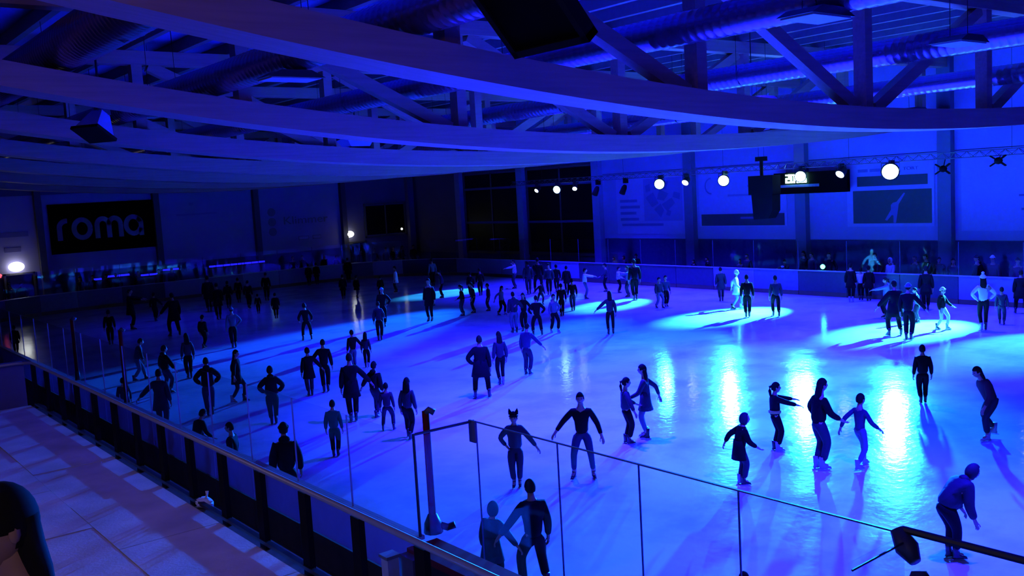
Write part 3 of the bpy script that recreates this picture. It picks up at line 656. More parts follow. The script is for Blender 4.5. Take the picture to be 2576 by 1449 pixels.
POSTS = [20.2-1.06*k for k in range(24)]
for y in POSTS: part(MB().bbox(RX-.015,RX+.045,y-.075,y+.075,WZ-.10,ZR-.035),'post','black',t)
# crumpled white bag on the ledge under the handrail
rb = random.Random(3)
t = thing('plastic_bag','crumpled white plastic bag lying on ledge under the handrail','bag',(RX+.05,11.55,WZ))
mb = MB().ball((RX+.06,11.5,WZ+.03),(.10,.17,.06),14,9,lambda d,p: p*(1+.22*math.sin(9*d.x+4*d.y)*math.cos(7*d.z+5*d.y))); part(mb,'bag','paper_white',t,True)
part(MB().path([(RX+.07,11.48,WZ+.06),(RX+.08,11.45,WZ+.13),(RX+.09,11.46,WZ+.18)],[.03,.012,.022],7),'knot','paper_white',t,True)
# ================================================================ people
def smooth(me): me.polygons.foreach_set('use_smooth',[True]*len(me.polygons)); return me
def head_mesh():
    def fn(d, p):
        x,y,z = p
        if z < 0: x *= 1-.30*(-z/.115)**1.6
        if z < -.02 and y < 0: y *= 1-.45*min(1,(-z-.02)/.08)
        g = lambda cx,cz,sx,sz: math.exp(-((x-cx)/sx)**2-((z-cz)/sz)**2)
        if d.y > .2:
            y += .020*g(0,-.022,.013,.020) + .010*g(0,.0,.010,.02) + .005*g(0,.035,.05,.012)
            y -= .010*g(.032,.012,.016,.011) + .010*g(-.032,.012,.016,.011)
            y += .006*g(0,-.058,.025,.010) - .004*g(0,-.066,.03,.004) + .008*g(0,-.098,.022,.016)
        return Vector((x,y,z))
    mb = MB().ball((0,0,0),(.076,.095,.117),20,18,fn)
    nsk = len(mb.f)
    for s in (-1,1): mb.ball((s*.076,-.008,-.004),(.010,.020,.032),6,5)
    ne = len(mb.f)
    for s in (-1,1): mb.ball((s*.032,.0795,.012),(.0115,.0115,.0085),6,5)
    nl = len(mb.f)
    mb.ball((0,.086,-.0625),(.022,.009,.0065),8,5)
    return mb, (nsk, ne, nl)
HEAD_MB, HEAD_CUT = head_mesh()
def hair_fn(region, out=1.10, inn=.90):
    def fn(d, p):
        return p*(out if region(d) else inn)
    return fn
HR = (.076,.095,.117)
def cap(mb, region, out=1.10): mb.ball((0,-.004,.006), HR, 18, 14, hair_fn(region, out)); return mb
hairline = lambda d: (d.z > .42) if d.y > .35 else (d.z > -.05 - .45*(d.y < -.2))
def mk(name, fn): mb = MB(); fn(mb); return smooth(mb.mesh(name, M_['hair']))
HAIR_SHORT = mk('hair', lambda mb: cap(mb, hairline))
def _long(mb):
    cap(mb, hairline, 1.12); vs = []; prof = [(.03,.082,.045,-.055),(-.06,.090,.050,-.060),(-.14,.095,.048,-.075),(-.22,.098,.042,-.085),(-.30,.080,.030,-.090),(-.33,.05,.015,-.09)]
    n = 12; fs = []
    for z,rx,ry,cy_ in prof:
        for k in range(n): t_ = 2*PI*k/n; vs.append((rx*math.cos(t_), cy_+ry*math.sin(t_), z))
    for i in range(len(prof)-1):
        for k in range(n): fs.append((i*n+k,i*n+(k+1)%n,(i+1)*n+(k+1)%n,(i+1)*n+k))
    fs += [tuple(range(n-1,-1,-1)), tuple((len(prof)-1)*n+k for k in range(n))]; mb.add(vs,fs)
HAIR_LONG = mk('hair', _long)
HAIR_BUN = mk('hair', lambda mb: cap(mb, hairline).ball((0,-.09,.085),(.042,.042,.042),10,7))
HAIR_TAIL = mk('hair', lambda mb: cap(mb, hairline).path([(0,-.085,.05),(0,-.135,.03),(0,-.14,-.06),(0,-.125,-.17),(0,-.12,-.22)],[.02,.032,.034,.026,.006],8))
def _beanie(mb):
    mb.ball((0,-.004,.012),(.080,.100,.122),16,12, hair_fn(lambda d: d.z > .22 - .28*(d.y<0), 1.09, .86)); mb.path([(.086*math.cos(t),-.004+.105*math.sin(t),.045+.02*math.sin(t)) for t in [2*PI*k/16 for k in range(17)]],.016,6)
BEANIE = mk('beanie', _beanie)
BOBBLE = mk('bobble_hat', lambda mb: (_beanie(mb), mb.ball((0,-.01,.175),(.045,.045,.042),10,8)))
HOOD = mk('hood', lambda mb: mb.ball((0,-.012,.0),(.094,.112,.135),18,14, hair_fn(lambda d: d.y < .45 or d.z > .70, 1.06, .78)))
EARHAT = mk('eared_hat', lambda mb: (_beanie(mb), [mb.path([(s*.058,-.01,.085),(s*.075,-.01,.15),(s*.085,-.01,.205)],[.045,.030,.004],8) for s in (-1,1)]))
HELMET = mk('helmet', lambda mb: mb.ball((0,-.006,.02),(.088,.112,.125),16,12, hair_fn(lambda d: d.z > .1, 1.06, .8)))
_boots = {}
def skate_boot(s):
    if s in _boots: return _boots[s]
    mb = MB(); n = 10
    prof = [(.14,.050,.056,-.012),(.06,.046,.052,-.010),(.0,.044,.060,.0),(-.035,.042,.085,.028),(-.06,.043,.120,.052),(-.078,.040,.122,.055)]
    vs = []; fs = []
    for z,rx,ry,cy_ in prof:
        for k in range(n): t_ = 2*PI*k/n; vs.append((rx*math.cos(t_), cy_+ry*math.sin(t_), z))
    for i in range(len(prof)-1):
        for k in range(n): fs.append((i*n+k,i*n+(k+1)%n,(i+1)*n+(k+1)%n,(i+1)*n+k))
    fs += [tuple(range(n-1,-1,-1)), tuple((len(prof)-1)*n+k for k in range(n))]; mb.add(vs,fs)
    mb.bbox(-.03,.03,-.06,.17,-.092,-.076)
    _boots[s] = smooth(mb.mesh('skate', M_['boot'])); return _boots[s]
mb = MB().prism([(-.10,-.128),(.15,-.128),(.19,-.112),(.185,-.10),(.12,-.105),(.11,-.09),(.07,-.09),(.06,-.106),(-.02,-.106),(-.03,-.09),(-.06,-.09),(-.07,-.106),(-.10,-.11)],(-.002,0,0),Y3,Z3,X3*.004)
BLADE = mb.mesh('blade', M_['steel'])
# ---------------------------------------------------------------- people
def V(*a): return Vector(a)
def ik(a, b, l1, l2, hint):
    d = b - a; L = d.length
    L2 = min(L, (l1+l2)*.999)
    if L > 1e-6: d = d/L
    x = (l1*l1 - l2*l2 + L2*L2)/(2*max(L2,1e-6))
    hgt = math.sqrt(max(0, l1*l1-x*x))
    n = hint - d*hint.dot(d)
    if n.length < 1e-6: n = V(0,1,0)
    n.normalize()
    return a + d*x + n*hgt, a + d*L2
SKIN_JOBS = []; HEADS = {}
def skin_job(name, verts, radii, edges, root, sub=1):
    me = bpy.data.meshes.new(name); me.from_pydata([tuple(v) for v in verts], edges, [])
    ob = bpy.data.objects.new(name, me); C.objects.link(ob)
    sk = ob.modifiers.new('skin','SKIN'); sk.use_smooth_shade = True; sk.use_x_symmetry = False
    lay = me.skin_vertices[0].data
    for i,r in enumerate(radii):
        lay[i].radius = (r,r) if not isinstance(r, tuple) else r
        lay[i].use_root = (i == root)
    if sub:
        ss = ob.modifiers.new('sub','SUBSURF'); ss.levels = sub; ss.render_levels = sub
    SKIN_JOBS.append(ob); return ob
def lathe_pts(bm, rings, n=12, axis=None):
    pass
HANDS = {'down':(.112,.03,-.305),'out':(.30,.05,-.22),'wide':(.38,.02,-.06),'akimbo':(.13,.02,-.26),'fwd':(.09,.32,-.06),'low_fwd':(.10,.20,-.22),
  'pocket':(.125,.075,-.25),'up':(.13,.16,.10),'back':(.16,-.16,-.24),'hold':(.27,.06,-.26),'cross':(-.02,.13,-.15),'side_up':(.36,.02,.03),'swing_f':(.16,.16,-.24),'swing_b':(.17,-.15,-.24),'phone':(.05,.15,.02)}
LEGS = { # (x,y,z, toe yaw deg) for left(-x) and right
 'stand':((-.055,0,0,8),(.055,.01,0,-8)), 'apart':((-.11,0,0,14),(.11,.02,0,-14)), 'narrow':((-.035,-.01,0,4),(.04,.02,0,-4)),
 'stride':((-.06,.15,0,5),(.07,-.14,.01,-18)), 'stride_r':((-.07,-.14,.01,18),(.06,.15,0,-5)), 'push':((-.05,.04,0,4),(.15,-.16,.03,-35)), 'push_l':((-.15,-.16,.03,35),(.05,.04,0,-4)),
 'glide':((-.04,.03,0,0),(.06,-.22,.12,-10)), 'walk':((-.05,.10,0,4),(.05,-.10,0,-8)) }
def person(name, label, loc, rotz, h=1.75, legs='stand', aL='down', aR='down', lean=0, side=0, crouch=0, top='jacket', bottom='trousers',
           head='short', ctop='black', cbot='navy', chead='hair', skates=True, group=None, hands=None, turn=0, female=False, fat=1.0, extra=None, tip=0):
    """one person: Empty > body, top, trousers, hair, skate (> blade)"""
    root = thing(name, label, 'person', loc, rotz, group)
    sk = .055*(1.75/h) if skates else .022
    ph = .525 - crouch - (.02 if legs in ('apart','stride','stride_r','push','push_l','walk') else 0)
    az0 = .0735 if skates else .0530
    S = lambda v: V(v[0]*h, v[1]*h, v[2]*h)
    P = V(0, 0, ph + .028 if skates else ph + .006)
    ln, sd = math.radians(lean), math.radians(side)
    M = Matrix.Rotation(sd, 3, 'Y') @ Matrix.Rotation(-ln, 3, 'X')
    if tip: P = P + V(0, -.10*math.sin(ln), 0)
    T = lambda x,y,z: P + M @ V(x,y,z)
    sw = .088 if female else .101
    waist, chest, neckb = T(0,.004,.10), T(0,.005,.215), T(0,0,.295)
    M2 = Matrix.Rotation(sd*.5, 3, 'Y') @ Matrix.Rotation(-ln*.55, 3, 'X') @ Matrix.Rotation(math.radians(turn), 3, 'Z')
    neckt = neckb + M2 @ V(0,.012,.045)
    headc = neckt + M2 @ V(0,.014,.060)
    bv, br, be = [], [], []
    def add(v, r, p=None):
        bv.append(S(v)); br.append((r[0]*h, r[1]*h) if isinstance(r, tuple) else r*h)
        if p is not None: be.append((p, len(bv)-1))
        return len(bv)-1
    f = fat
    i_p = add(P, .046*f); i_w = add(waist, .056*f, i_p); i_c = add(chest, .064*f, i_w); i_n = add(neckb, .042, i_c); i_nt = add(neckt, .032, i_n)
    i_hd = add(headc - M2 @ V(0,.004,.02), .036, i_nt)
    jv, jr, je = [], [], []          # top garment
    tv, tr, te = [], [], []          # trousers
    def addj(v, r, p=None):
        jv.append(S(v)); jr.append(r*h)
        if p is not None: je.append((p, len(jv)-1))
        return len(jv)-1
    def addt(v, r, p=None):
        tv.append(S(v)); tr.append(r*h)
        if p is not None: te.append((p, len(tv)-1))
        return len(tv)-1
    puff = {'jacket':.016,'puffer':.028,'coat':.020,'shirt':.008,'hoodie':.014,'vest':.018,'dress':.008}[top]
    j_c = addj(chest, (.080*f+puff)); j_w = addj(waist, .068*f+puff, j_c)
    hem = {'jacket':-.055,'puffer':-.06,'coat':-.05,'shirt':-.04,'hoodie':-.055,'vest':-.045,'dress':-.04}[top]
    j_h = addj(P + V(0,0,hem), .082*f+puff*1.15, j_w)
    j_n = addj(neckb + M2 @ V(0,0,.002), .050+puff*.6, j_c)
    t_p = addt(P + V(0,0,.045), .076*f); addt(P + V(0,.0,-.005), .086*f, t_p); t_p = 1
    hands_at = {}
    for s, arm in ((-1,aL),(1,aR)):
        sh = T(s*sw, 0, .248)
        i_s = add(sh, .033*f, i_c)
        j_s = addj(sh, .037*f+puff*.8, j_c)
        hx,hy,hz = HANDS[arm] if isinstance(arm, str) else arm
        hp = sh + (Matrix.Rotation(-ln*.6,3,'X') if arm!='down' else Matrix.Identity(3)) @ V(s*(hx-.112*.6), hy, hz)
        hint = V(s*.25, -1, -.1)
        if arm == 'akimbo': hint = V(s*1, -.25, 0)
        if arm == 'pocket': hint = V(s*.6, -1, 0)
        if arm in ('up','phone'): hint = V(s*.6,-.2,-1)
        if arm == 'akimbo': hp = sh + V(s*.01, .02, -.235)
        el, wr = ik(sh, hp, .168, .150, hint)
        i_e = add(el, .0275, i_s); i_wr = add(wr, .0175, i_e)
        j_e = addj(el, .029+puff*.75, j_s); j_wr = addj(wr*.93+el*.07, .021+puff*.6, j_e)
        d = (wr-el).normalized()
        sidev = d.cross(V(0,0,1)) if abs(d.z) < .9 else V(0,1,0)
        if sidev.length < 1e-4: sidev = V(0,1,0)
        sidev.normalize()
        if sidev.y < 0: sidev = -sidev            # thumb side forward
        nrm = d.cross(sidev).normalized()
        if nrm.dot(V(-s,0,0)) < 0: nrm = -nrm      # palm faces the body
        palm = wr + d*.034
        i_pl = add(palm, .0165, i_wr)
        hands_at[s] = palm
        for k,(o,L) in enumerate(((.014,.043),(.005,.050),(-.005,.047),(-.014,.037))):
            b0 = palm + d*.024 + sidev*o; b1 = b0 + d*L*.5 + nrm*.006; b2 = b1 + d*L*.36 + nrm*.018
            i0 = add(b0, .0056, i_pl); i1 = add(b1, .0052, i0); add(b2, .0044, i1)
        t0 = palm - d*.006 + sidev*.020; t1 = t0 + d*.022 + sidev*.013 + nrm*.006; t2 = t1 + d*.02 + nrm*.006
        i0 = add(t0, .0062, i_pl); i1 = add(t1, .0056, i0); add(t2, .0048, i1)
        # leg
        lx,ly,lz,yaw = LEGS[legs][0 if s < 0 else 1]
        hip = P + V(s*.050,0,-.01)
        ank = V(lx, ly, lz + az0)
        kn, ank2 = ik(hip, ank, .245, .245, V(s*.12 + math.sin(math.radians(-yaw))*.3, 1, 0))
        i_h = add(V(hip.x*.84,hip.y,hip.z-.02), .036*f, i_p); i_k = add(kn, .036, i_h); i_a = add(ank2, .024, i_k)
        yr = math.radians(yaw); fd = V(-math.sin(yr), math.cos(yr), 0)
        add(ank2 + fd*.07 + V(0,0,-.022), .019, i_a)
        slim = .006 if bottom in ('leggings',) else .017
        t_h = addt(hip + V(s*.004,0,-.02), .060*f+slim*.6, t_p)
        t_m = addt(hip*.45 + kn*.55, .048*f+slim*.7, t_h)
        t_k = addt(kn, .038+slim*.6, t_m); t_a = addt(ank2 + (kn-ank2)*.14, .028+slim*.8, t_k)
        # boot and blade
        bo = skate_boot(s)
        o = inst('skate' if skates else 'shoe', bo, root); o.location = S(ank2); 
        o.scale = (h/1.75,)*3; o.rotation_euler = (0, 0, yr)
        if ank2.z > az0+.045: o.rotation_euler = (math.radians(-25), 0, yr)
        o.material_slots[0].link = 'OBJECT'; o.material_slots[0].material = M_['boot_white'] if female and random.random() < .3 else M_['boot']
        if skates:
            b = inst('blade', BLADE, o)
    ob = skin_job('body', bv, br, be, i_p); ob.parent = root; mat(ob, M_['skin'])
    if top in ('vest',): pass
    oj = skin_job({'jacket':'jacket','puffer':'jacket','coat':'coat','shirt':'shirt','hoodie':'hoodie','vest':'shirt','dress':'dress'}[top], jv, jr, je, j_c); oj.parent = root; mat(oj, M_[ctop])
    ot = skin_job('trousers' if bottom != 'leggings' else 'leggings', tv, tr, te, t_p); ot.parent = root; mat(ot, M_[cbot])
    if top in ('coat','dress') or bottom == 'skirt':
        ln_ = .17 if top == 'coat' else .15
        mb = MB(); prof = [(.10,.072*f+puff*1.1),(.0,.085*f+puff),( -.08,.100*f+puff),(-ln_,.112*f+puff*(1.2 if top=='coat' else 2.6)),(-ln_+.004,.104*f)]
        mb.lathe([( (r*h, z*h)) for z,r in prof], 14, S(P), sq=.80)
        o = mb.build('coat_skirt' if top == 'coat' else 'skirt', M_[ctop if top != 'shirt' else cbot], root, smooth=True)
    if extra == 'belt':
        mb = MB(); mb.lathe([((.074*f+puff)*h,-.02*h),((.080*f+puff)*h,-.015*h),((.080*f+puff)*h,.02*h),((.074*f+puff)*h,.025*h)],14,S(P+V(0,0,.045)),sq=.95); mb.build('belt', M_['yellow'], root)
    # head
    hsc = h/1.75*1.03*(1.0 if h > 1.5 else 1.12)
    HEADS[ob.name] = Matrix.Translation(S(headc)) @ M2.to_4x4() @ Matrix.Scale(hsc, 4)
    def onhead(nm, me, mt):
        o = inst(nm, me, root); o.location = S(headc); o.scale = (hsc,)*3; o.rotation_euler = M2.to_euler()
        o.material_slots[0].link = 'OBJECT'; o.material_slots[0].material = M_[mt]; return o
    if head == 'short': onhead('hair', HAIR_SHORT, chead)
    elif head == 'long': onhead('hair', HAIR_LONG, chead)
    elif head == 'bun': onhead('hair', HAIR_BUN, chead)
    elif head == 'tail': onhead('hair', HAIR_TAIL, chead)
    elif head == 'beanie': onhead('hair', HAIR_SHORT, 'hair'); onhead('beanie', BEANIE, chead)
    elif head == 'bobble': onhead('hair', HAIR_LONG, 'hair'); onhead('bobble_hat', BOBBLE, chead)
    elif head == 'hood': onhead('hood', HOOD, chead)
    elif head == 'ears': onhead('hair', HAIR_SHORT, 'hair'); onhead('eared_hat', EARHAT, chead)
    elif head == 'helmet': onhead('hair', HAIR_SHORT, 'hair'); onhead('helmet', HELMET, chead)
    if top == 'hoodie' or top == 'puffer':
        mb = MB(); c = S(neckb + M2 @ V(0,-.030,.012)); mb.ellipsoid(c, (.062*h,.045*h,.042*h), 10, 6); mb.build('folded_hood', M_[ctop], root, smooth=True)
    return root
def finish_people():
    dg = bpy.context.evaluated_depsgraph_get(); dg.update()
    for ob in SKIN_JOBS:
        me = bpy.data.meshes.new_from_object(ob.evaluated_get(dg)); old = ob.data
        mts = [s.material for s in ob.material_slots]
        ob.modifiers.clear(); ob.data = me
        me.materials.clear()
        for m in mts: me.materials.append(m)
        if ob.name in HEADS:
            n0 = len(me.polygons); bm = bmesh.new(); bm.from_mesh(me); Mh = HEADS[ob.name]
            vs = [bm.verts.new(Mh @ Vector(v)) for v in HEAD_MB.v]; a,b,c = HEAD_CUT
            for i,f in enumerate(HEAD_MB.f):
                q = []
                for k in f:
                    if not q or (HEAD_MB.v[k] != HEAD_MB.v[q[-1]]): q.append(k)
                if len(q) > 2 and HEAD_MB.v[q[0]] == HEAD_MB.v[q[-1]]: q.pop()
                if len(q) < 3: continue
                fc = bm.faces.new([vs[k] for k in q]); fc.material_index = 1 if b <= i < c else 2 if i >= c else 0
            bm.to_mesh(me); bm.free(); me.materials.append(M_['eye']); me.materials.append(M_['lip'])
        me.polygons.foreach_set('use_smooth', [True]*len(me.polygons))
        bpy.data.meshes.remove(old)
PEOPLE = [
(11.98,13.32,133.0,1.68,dict(legs='apart',aL=(0.19, 0.05, -0.27),aR=(0.26, 0.06, -0.22),top='shirt',bottom='leggings',cbot='blue_jeans'),'man in dark sweater with both arms held out from his sides, mid rink'),
(14.24,14.39,-120.0,1.41,dict(legs='narrow',aL='low_fwd',aR='hold',female=True,head='tail',top='jacket',ctop='navy',cbot='black'),'slim girl in navy jacket holding hands with girl in flared skirt'),
(14.83,14.37,34.0,1.61,dict(legs='narrow',aL='low_fwd',aR='back',female=True,head='long',top='dress',bottom='leggings',cbot='grey_blue',ctop='navy'),'girl in flared dark skirt with arm stretched back, left of bright streak'),
(10.79,13.89,137.0,1.4,dict(legs='narrow',aL='hold',aR='akimbo',head='ears',chead='black',fat=1.2,top='jacket',ctop='purple_dark'),'person in cat eared hat with one arm stretched out over the ice'),
(15.77,11.68,-128.0,1.38,dict(legs='narrow',aL='fwd',aR=(0.1, 0.3, -0.1),female=True,head='tail',top='jacket',ctop='black',cbot='black',extra='belt'),'girl in yellow belted dark jacket reaching both arms forward to friend'),
(15.25,10.33,-116.0,1.71,dict(legs='narrow',aL='akimbo',aR='low_fwd',female=True,head='long',top='jacket',ctop='black',cbot='navy',lean=6),'long haired girl in black jacket with one arm bent, beside bright glare'),
(13.59,10.84,-121.0,1.3,dict(legs='narrow',aL='back',aR='low_fwd',female=True,head='hood',chead='navy',top='coat',ctop='black',cbot='navy',lean=12,tip=1),'skater in black flared coat leaning forward, hand hanging behind'),
(15.83,9.82,-98.0,1.41,dict(legs='stride',aL='swing_b',aR='swing_f',female=True,top='shirt',bottom='leggings',ctop='blue_jeans',cbot='grey_blue',fat=0.8),'slender skater in blue right at the left edge of white glare'),
(21.22,11.49,-52.0,1.36,dict(legs='narrow',top='jacket',ctop='black',cbot='black',fat=1.15),'stocky person in black seen from behind above white glare streak'),
(19.07,8.95,55.0,1.6,dict(legs='push',aL='swing_f',aR='swing_b',lean=28,tip=1,top='jacket',ctop='maroon',cbot='navy',female=True,head='long'),'leaning skater in maroon jacket swinging out near right edge'),
(12.84,6.55,-123.0,1.51,dict(legs='narrow',lean=48,tip=1,aL='low_fwd',aR='down',top='puffer',ctop='navy',cbot='black',fat=1.15,head='hood',chead='navy'),'hooded person bent far forward in navy padded jacket at lower right'),
(7.99,9.99,-19.0,1.6,dict(legs='apart',aL='hold',aR='down',top='jacket',ctop='black',cbot='black',head='short'),'tall adult in black holding the arm of a smaller person near glass'),
(7.56,10.4,-66.0,1.25,dict(legs='stand',aL='down',aR='hold',top='coat',ctop='navy',cbot='black',head='hood',chead='black',lean=10,fat=1.1),'hooded person in dark coat holding onto tall adult near the glass'),
(8.29,6.62,124.0,1.15,dict(top='jacket',ctop='black',cbot='black'),'dark haired person just showing at bottom edge behind front glass'),
(14.98,20.6,-36.0,1.72,dict(legs='apart',aL='akimbo',aR='down',top='coat',ctop='black',cbot='black',fat=1.2),'broad man in knee length black coat seen from behind'),
(16.44,21.63,-22.0,1.52,dict(legs='narrow',aL='down',aR='down',female=True,head='long',top='jacket',ctop='navy',cbot='black',bottom='leggings'),'long haired woman in navy jacket right beside man in black coat'),
(17.79,22.08,-69.0,1.54,dict(legs='narrow',aL='down',aR='out',top='jacket',ctop='blue_jeans',cbot='navy',lean=8),'skater in blue jacket with right arm stretched toward the lower right'),
(22.88,29.04,-18.0,1.59,dict(legs='stand',aL='down',aR='hold',top='puffer',ctop='navy',cbot='grey_blue',fat=1.15),'person in bulky navy jacket hugging a companion'),
(23.35,29.0,121.0,1.49,dict(legs='narrow',aL='hold',aR='fwd',female=True,head='long',top='jacket',ctop='black',cbot='black'),'long haired person being hugged by person in bulky navy jacket'),
(22.91,27.69,-30.0,1.54,dict(legs='apart',aL='akimbo',aR='akimbo',top='jacket',ctop='black',cbot='black'),'skater in black with hands on hips between two cyan ice spots'),
(23.78,27.71,-191.0,1.49,dict(legs='walk',aL='akimbo',aR='down',head='short',top='hoodie',ctop='grey_blue',cbot='black',female=True),'striding skater in pale hoodie and black trousers near cyan spot'),
(24.59,25.44,-39.0,1.6,dict(legs='stand',aL='out',aR='down',female=True,head='long',top='jacket',ctop='navy',bottom='leggings',cbot='black'),'long haired woman standing alone with long shadow trailing left'),
(27.1,31.01,-26.0,1.38,dict(legs='narrow',top='jacket',ctop='black',cbot='black'),'slim skater in black gliding just behind the pale hoodie skater'),
(28.49,31.84,-32.0,1.42,dict(legs='narrow',top='jacket',ctop='black',cbot='navy',lean=5),'dark skater right of cyan spot, left of long haired woman'),
(31.72,34.5,-133.0,1.5,dict(legs='narrow',aL='fwd',aR='fwd',top='shirt',ctop='white_cloth',cbot='grey_blue',bottom='leggings',female=True),'skater in pale shirt pointing one arm to the right by far boards'),
(29.12,34.8,-65.0,1.15,dict(legs='push_l',aL='out',aR='down',lean=18,tip=1,top='jacket',ctop='navy',cbot='navy'),'skater leaning over on one edge behind the skater with hands on hips'),
(22.96,35.1,127.0,1.87,dict(legs='narrow',aL='down',aR='down',female=True,head='tail',top='coat',ctop='black',bottom='leggings',cbot='black'),'slender woman in black coat and leggings left of far cyan spot'),
(32.08,48.47,-13.0,1.65,dict(legs='narrow',top='jacket',ctop='grey_blue',cbot='black',lean=6),'skater with light streaked jacket behind slender woman in black coat'),
(28.58,42.38,56.0,1.49,dict(legs='narrow',top='jacket',ctop='blue_jeans',cbot='black',lean=8),'skater in blue jacket standing in the far cyan ice spot'),
(24.83,35.23,65.0,1.4,dict(legs='narrow',aL='low_fwd',female=True,head='tail',top='jacket',ctop='black',cbot='navy',lean=6),'first of four slim skaters in line right of far cyan spot'),
(25.68,35.54,59.0,1.41,dict(legs='narrow',top='jacket',ctop='black',cbot='black',lean=8),'second of four slim skaters in line right of far cyan spot'),
(26.47,35.45,63.0,1.27,dict(legs='narrow',top='jacket',ctop='navy',cbot='navy'),'third of four slim skaters in line, in navy'),
(25.9,33.77,-157.0,1.31,dict(legs='walk',aL='down',aR='swing_b',female=True,head='long',top='jacket',ctop='grey_blue',cbot='black',lean=5),'fourth of four slim skaters in line, in pale jacket and black boots'),
(30.25,41.18,-26.0,1.45,dict(legs='narrow',top='jacket',ctop='black',cbot='black'),'dark skater behind the line of four slim skaters, right one'),
(29.55,41.09,-26.0,1.32,dict(legs='narrow',top='coat',ctop='black',cbot='black'),'dark skater behind the line of four slim skaters, left one'),
(33.26,41.95,57.0,1.63,dict(legs='narrow',aL='fwd',aR='side_up',head='short',top='shirt',ctop='white_stripe',cbot='navy'),'skater with glowing white stripes on jacket pointing left at far boards'),
(31.93,39.13,-34.0,1.73,dict(legs='narrow',top='puffer',ctop='navy',cbot='navy'),'person in navy padded jacket right of white striped skater'),
(32.66,39.18,-35.0,1.87,dict(legs='apart',top='jacket',ctop='black',cbot='black'),'tall dark person in crowd by far boards, third right of white stripes'),
(32.18,37.74,135.0,1.61,dict(legs='narrow',top='puffer',ctop='navy',cbot='black',head='beanie',chead='black'),'person in black beanie in the dense crowd at far boards'),
(33.22,38.33,-31.0,1.45,dict(legs='narrow',top='jacket',ctop='black',cbot='black',aL='akimbo'),'dark person with bent elbow in the dense crowd at far boards'),
(33.08,37.37,-42.0,1.41,dict(legs='narrow',top='coat',ctop='black',cbot='black'),'person in long black coat at right end of dense far crowd'),
(34.35,35.73,46.0,1.46,dict(legs='narrow',top='jacket',ctop='navy',cbot='black',aL='low_fwd'),'leftmost of group dancing at far boards beside window column'),
(34.25,34.72,-135.0,1.33,dict(legs='narrow',top='jacket',ctop='white_stripe',cbot='black',aL='fwd',aR='low_fwd'),'person with shiny white jacket front in group at far boards'),
(32.59,31.94,-31.0,1.92,dict(legs='narrow',top='jacket',ctop='black',cbot='black'),'tall dark person at right of group dancing at far boards'),
(33.25,33.03,55.0,1.51,dict(legs='narrow',top='hoodie',ctop='grey_blue',cbot='navy',aL='fwd'),'person in pale hoodie facing the tall dark person at far boards'),
(30.9,28.83,-187.0,1.37,dict(legs='walk',top='jacket',ctop='navy',cbot='grey_blue'),'left skater of blue clad pair before the far boards'),
(31.43,28.92,-207.0,1.37,dict(legs='narrow',top='jacket',ctop='blue_jeans',cbot='black'),'right skater of blue clad pair before the far boards'),
(33.91,27.84,-46.0,1.53,dict(legs='narrow',top='coat',ctop='navy',cbot='navy'),'dark person in long coat left of glowing cyan lit skater'),
(32.23,25.66,-151.0,1.67,dict(legs='walk',aL='swing_b',aR='swing_f',head='short',female=True,chead='white_cloth',top='dress',ctop='white_cloth',bottom='leggings',cbot='grey_blue'),'skater in white dress lit bright cyan beside white ice spot'),
(30.5,23.75,-52.0,1.67,dict(legs='narrow',top='jacket',ctop='black',cbot='black',lean=4),'dark skater standing on right end of white ice spot'),
(31.29,22.97,-44.0,1.62,dict(legs='walk',top='jacket',ctop='navy',cbot='black'),'lone skater in navy jacket right of the white ice spot'),
(36.2,22.75,-68.0,1.62,dict(legs='narrow',top='coat',ctop='black',cbot='black',female=True),'leftmost dark person of crowd at the right far boards'),
(36.85,22.68,-58.0,1.38,dict(legs='narrow',top='shirt',ctop='white_cloth',cbot='black',head='short'),'person in white shirt and black trousers in right far crowd'),
(36.81,22.28,-54.0,1.46,dict(legs='narrow',top='coat',ctop='black',cbot='black'),'dark person right of white shirted person in right far crowd'),
(32.69,19.07,40.0,1.55,dict(legs='apart',aL='fwd',top='hoodie',ctop='grey_blue',cbot='black',female=True,head='tail'),'person in pale hoodie at left of big group on white spot'),
(29.37,16.84,-40.0,1.86,dict(legs='apart',aL='hold',top='coat',ctop='black',cbot='black',fat=1.25),'bulky man in black coat standing in the right white ice spot'),
(28.82,16.07,-76.0,1.82,dict(legs='narrow',aR='hold',top='jacket',ctop='black',cbot='black',head='beanie',chead='grey_blue'),'person in pale beanie and black beside bulky man on white spot'),
(32.34,17.67,49.0,1.24,dict(legs='narrow',aL='fwd',aR='fwd',top='shirt',ctop='grey_blue',cbot='navy',lean=8),'person in light shirt reaching into big group on right white spot'),
(35.19,18.88,-57.0,1.7,dict(legs='narrow',top='coat',ctop='black',cbot='black'),'tall person in black coat behind the light shirted person'),
(31.36,16.27,-183.0,1.43,dict(legs='walk',aL='low_fwd',aR='down',head='beanie',chead='white_cloth',top='jacket',ctop='black',bottom='leggings',cbot='white_cloth',female=True),'skater with white cap, black top and pale leggings on white spot'),
(31.77,15.06,-55.0,1.84,dict(legs='narrow',aL='akimbo',aR='akimbo',head='bobble',chead='white_cloth',top='shirt',ctop='white_cloth',bottom='leggings',cbot='black',female=True),'woman in white top, white bobble hat and black leggings at right'),
(33.24,15.13,-66.0,1.29,dict(legs='walk',top='jacket',ctop='navy',cbot='navy'),'dark skater right of woman with white bobble hat'),
(35.91,15.66,-66.0,1.61,dict(legs='apart',top='coat',ctop='black',cbot='black',fat=1.2),'big dark figure cut by the right edge of picture'),
(17.07,35.25,-26.0,1.5,dict(legs='apart',aL='pocket',aR='pocket',top='jacket',ctop='black',cbot='black',side=-4),'man in black seen from behind standing alone with legs apart'),
(20.92,35.69,145.0,1.67,dict(legs='narrow',aL='akimbo',aR='down',head='beanie',chead='cap_green_lit',top='jacket',ctop='black',cbot='black'),'person with green lit cap behind slim person with pale sleeve'),
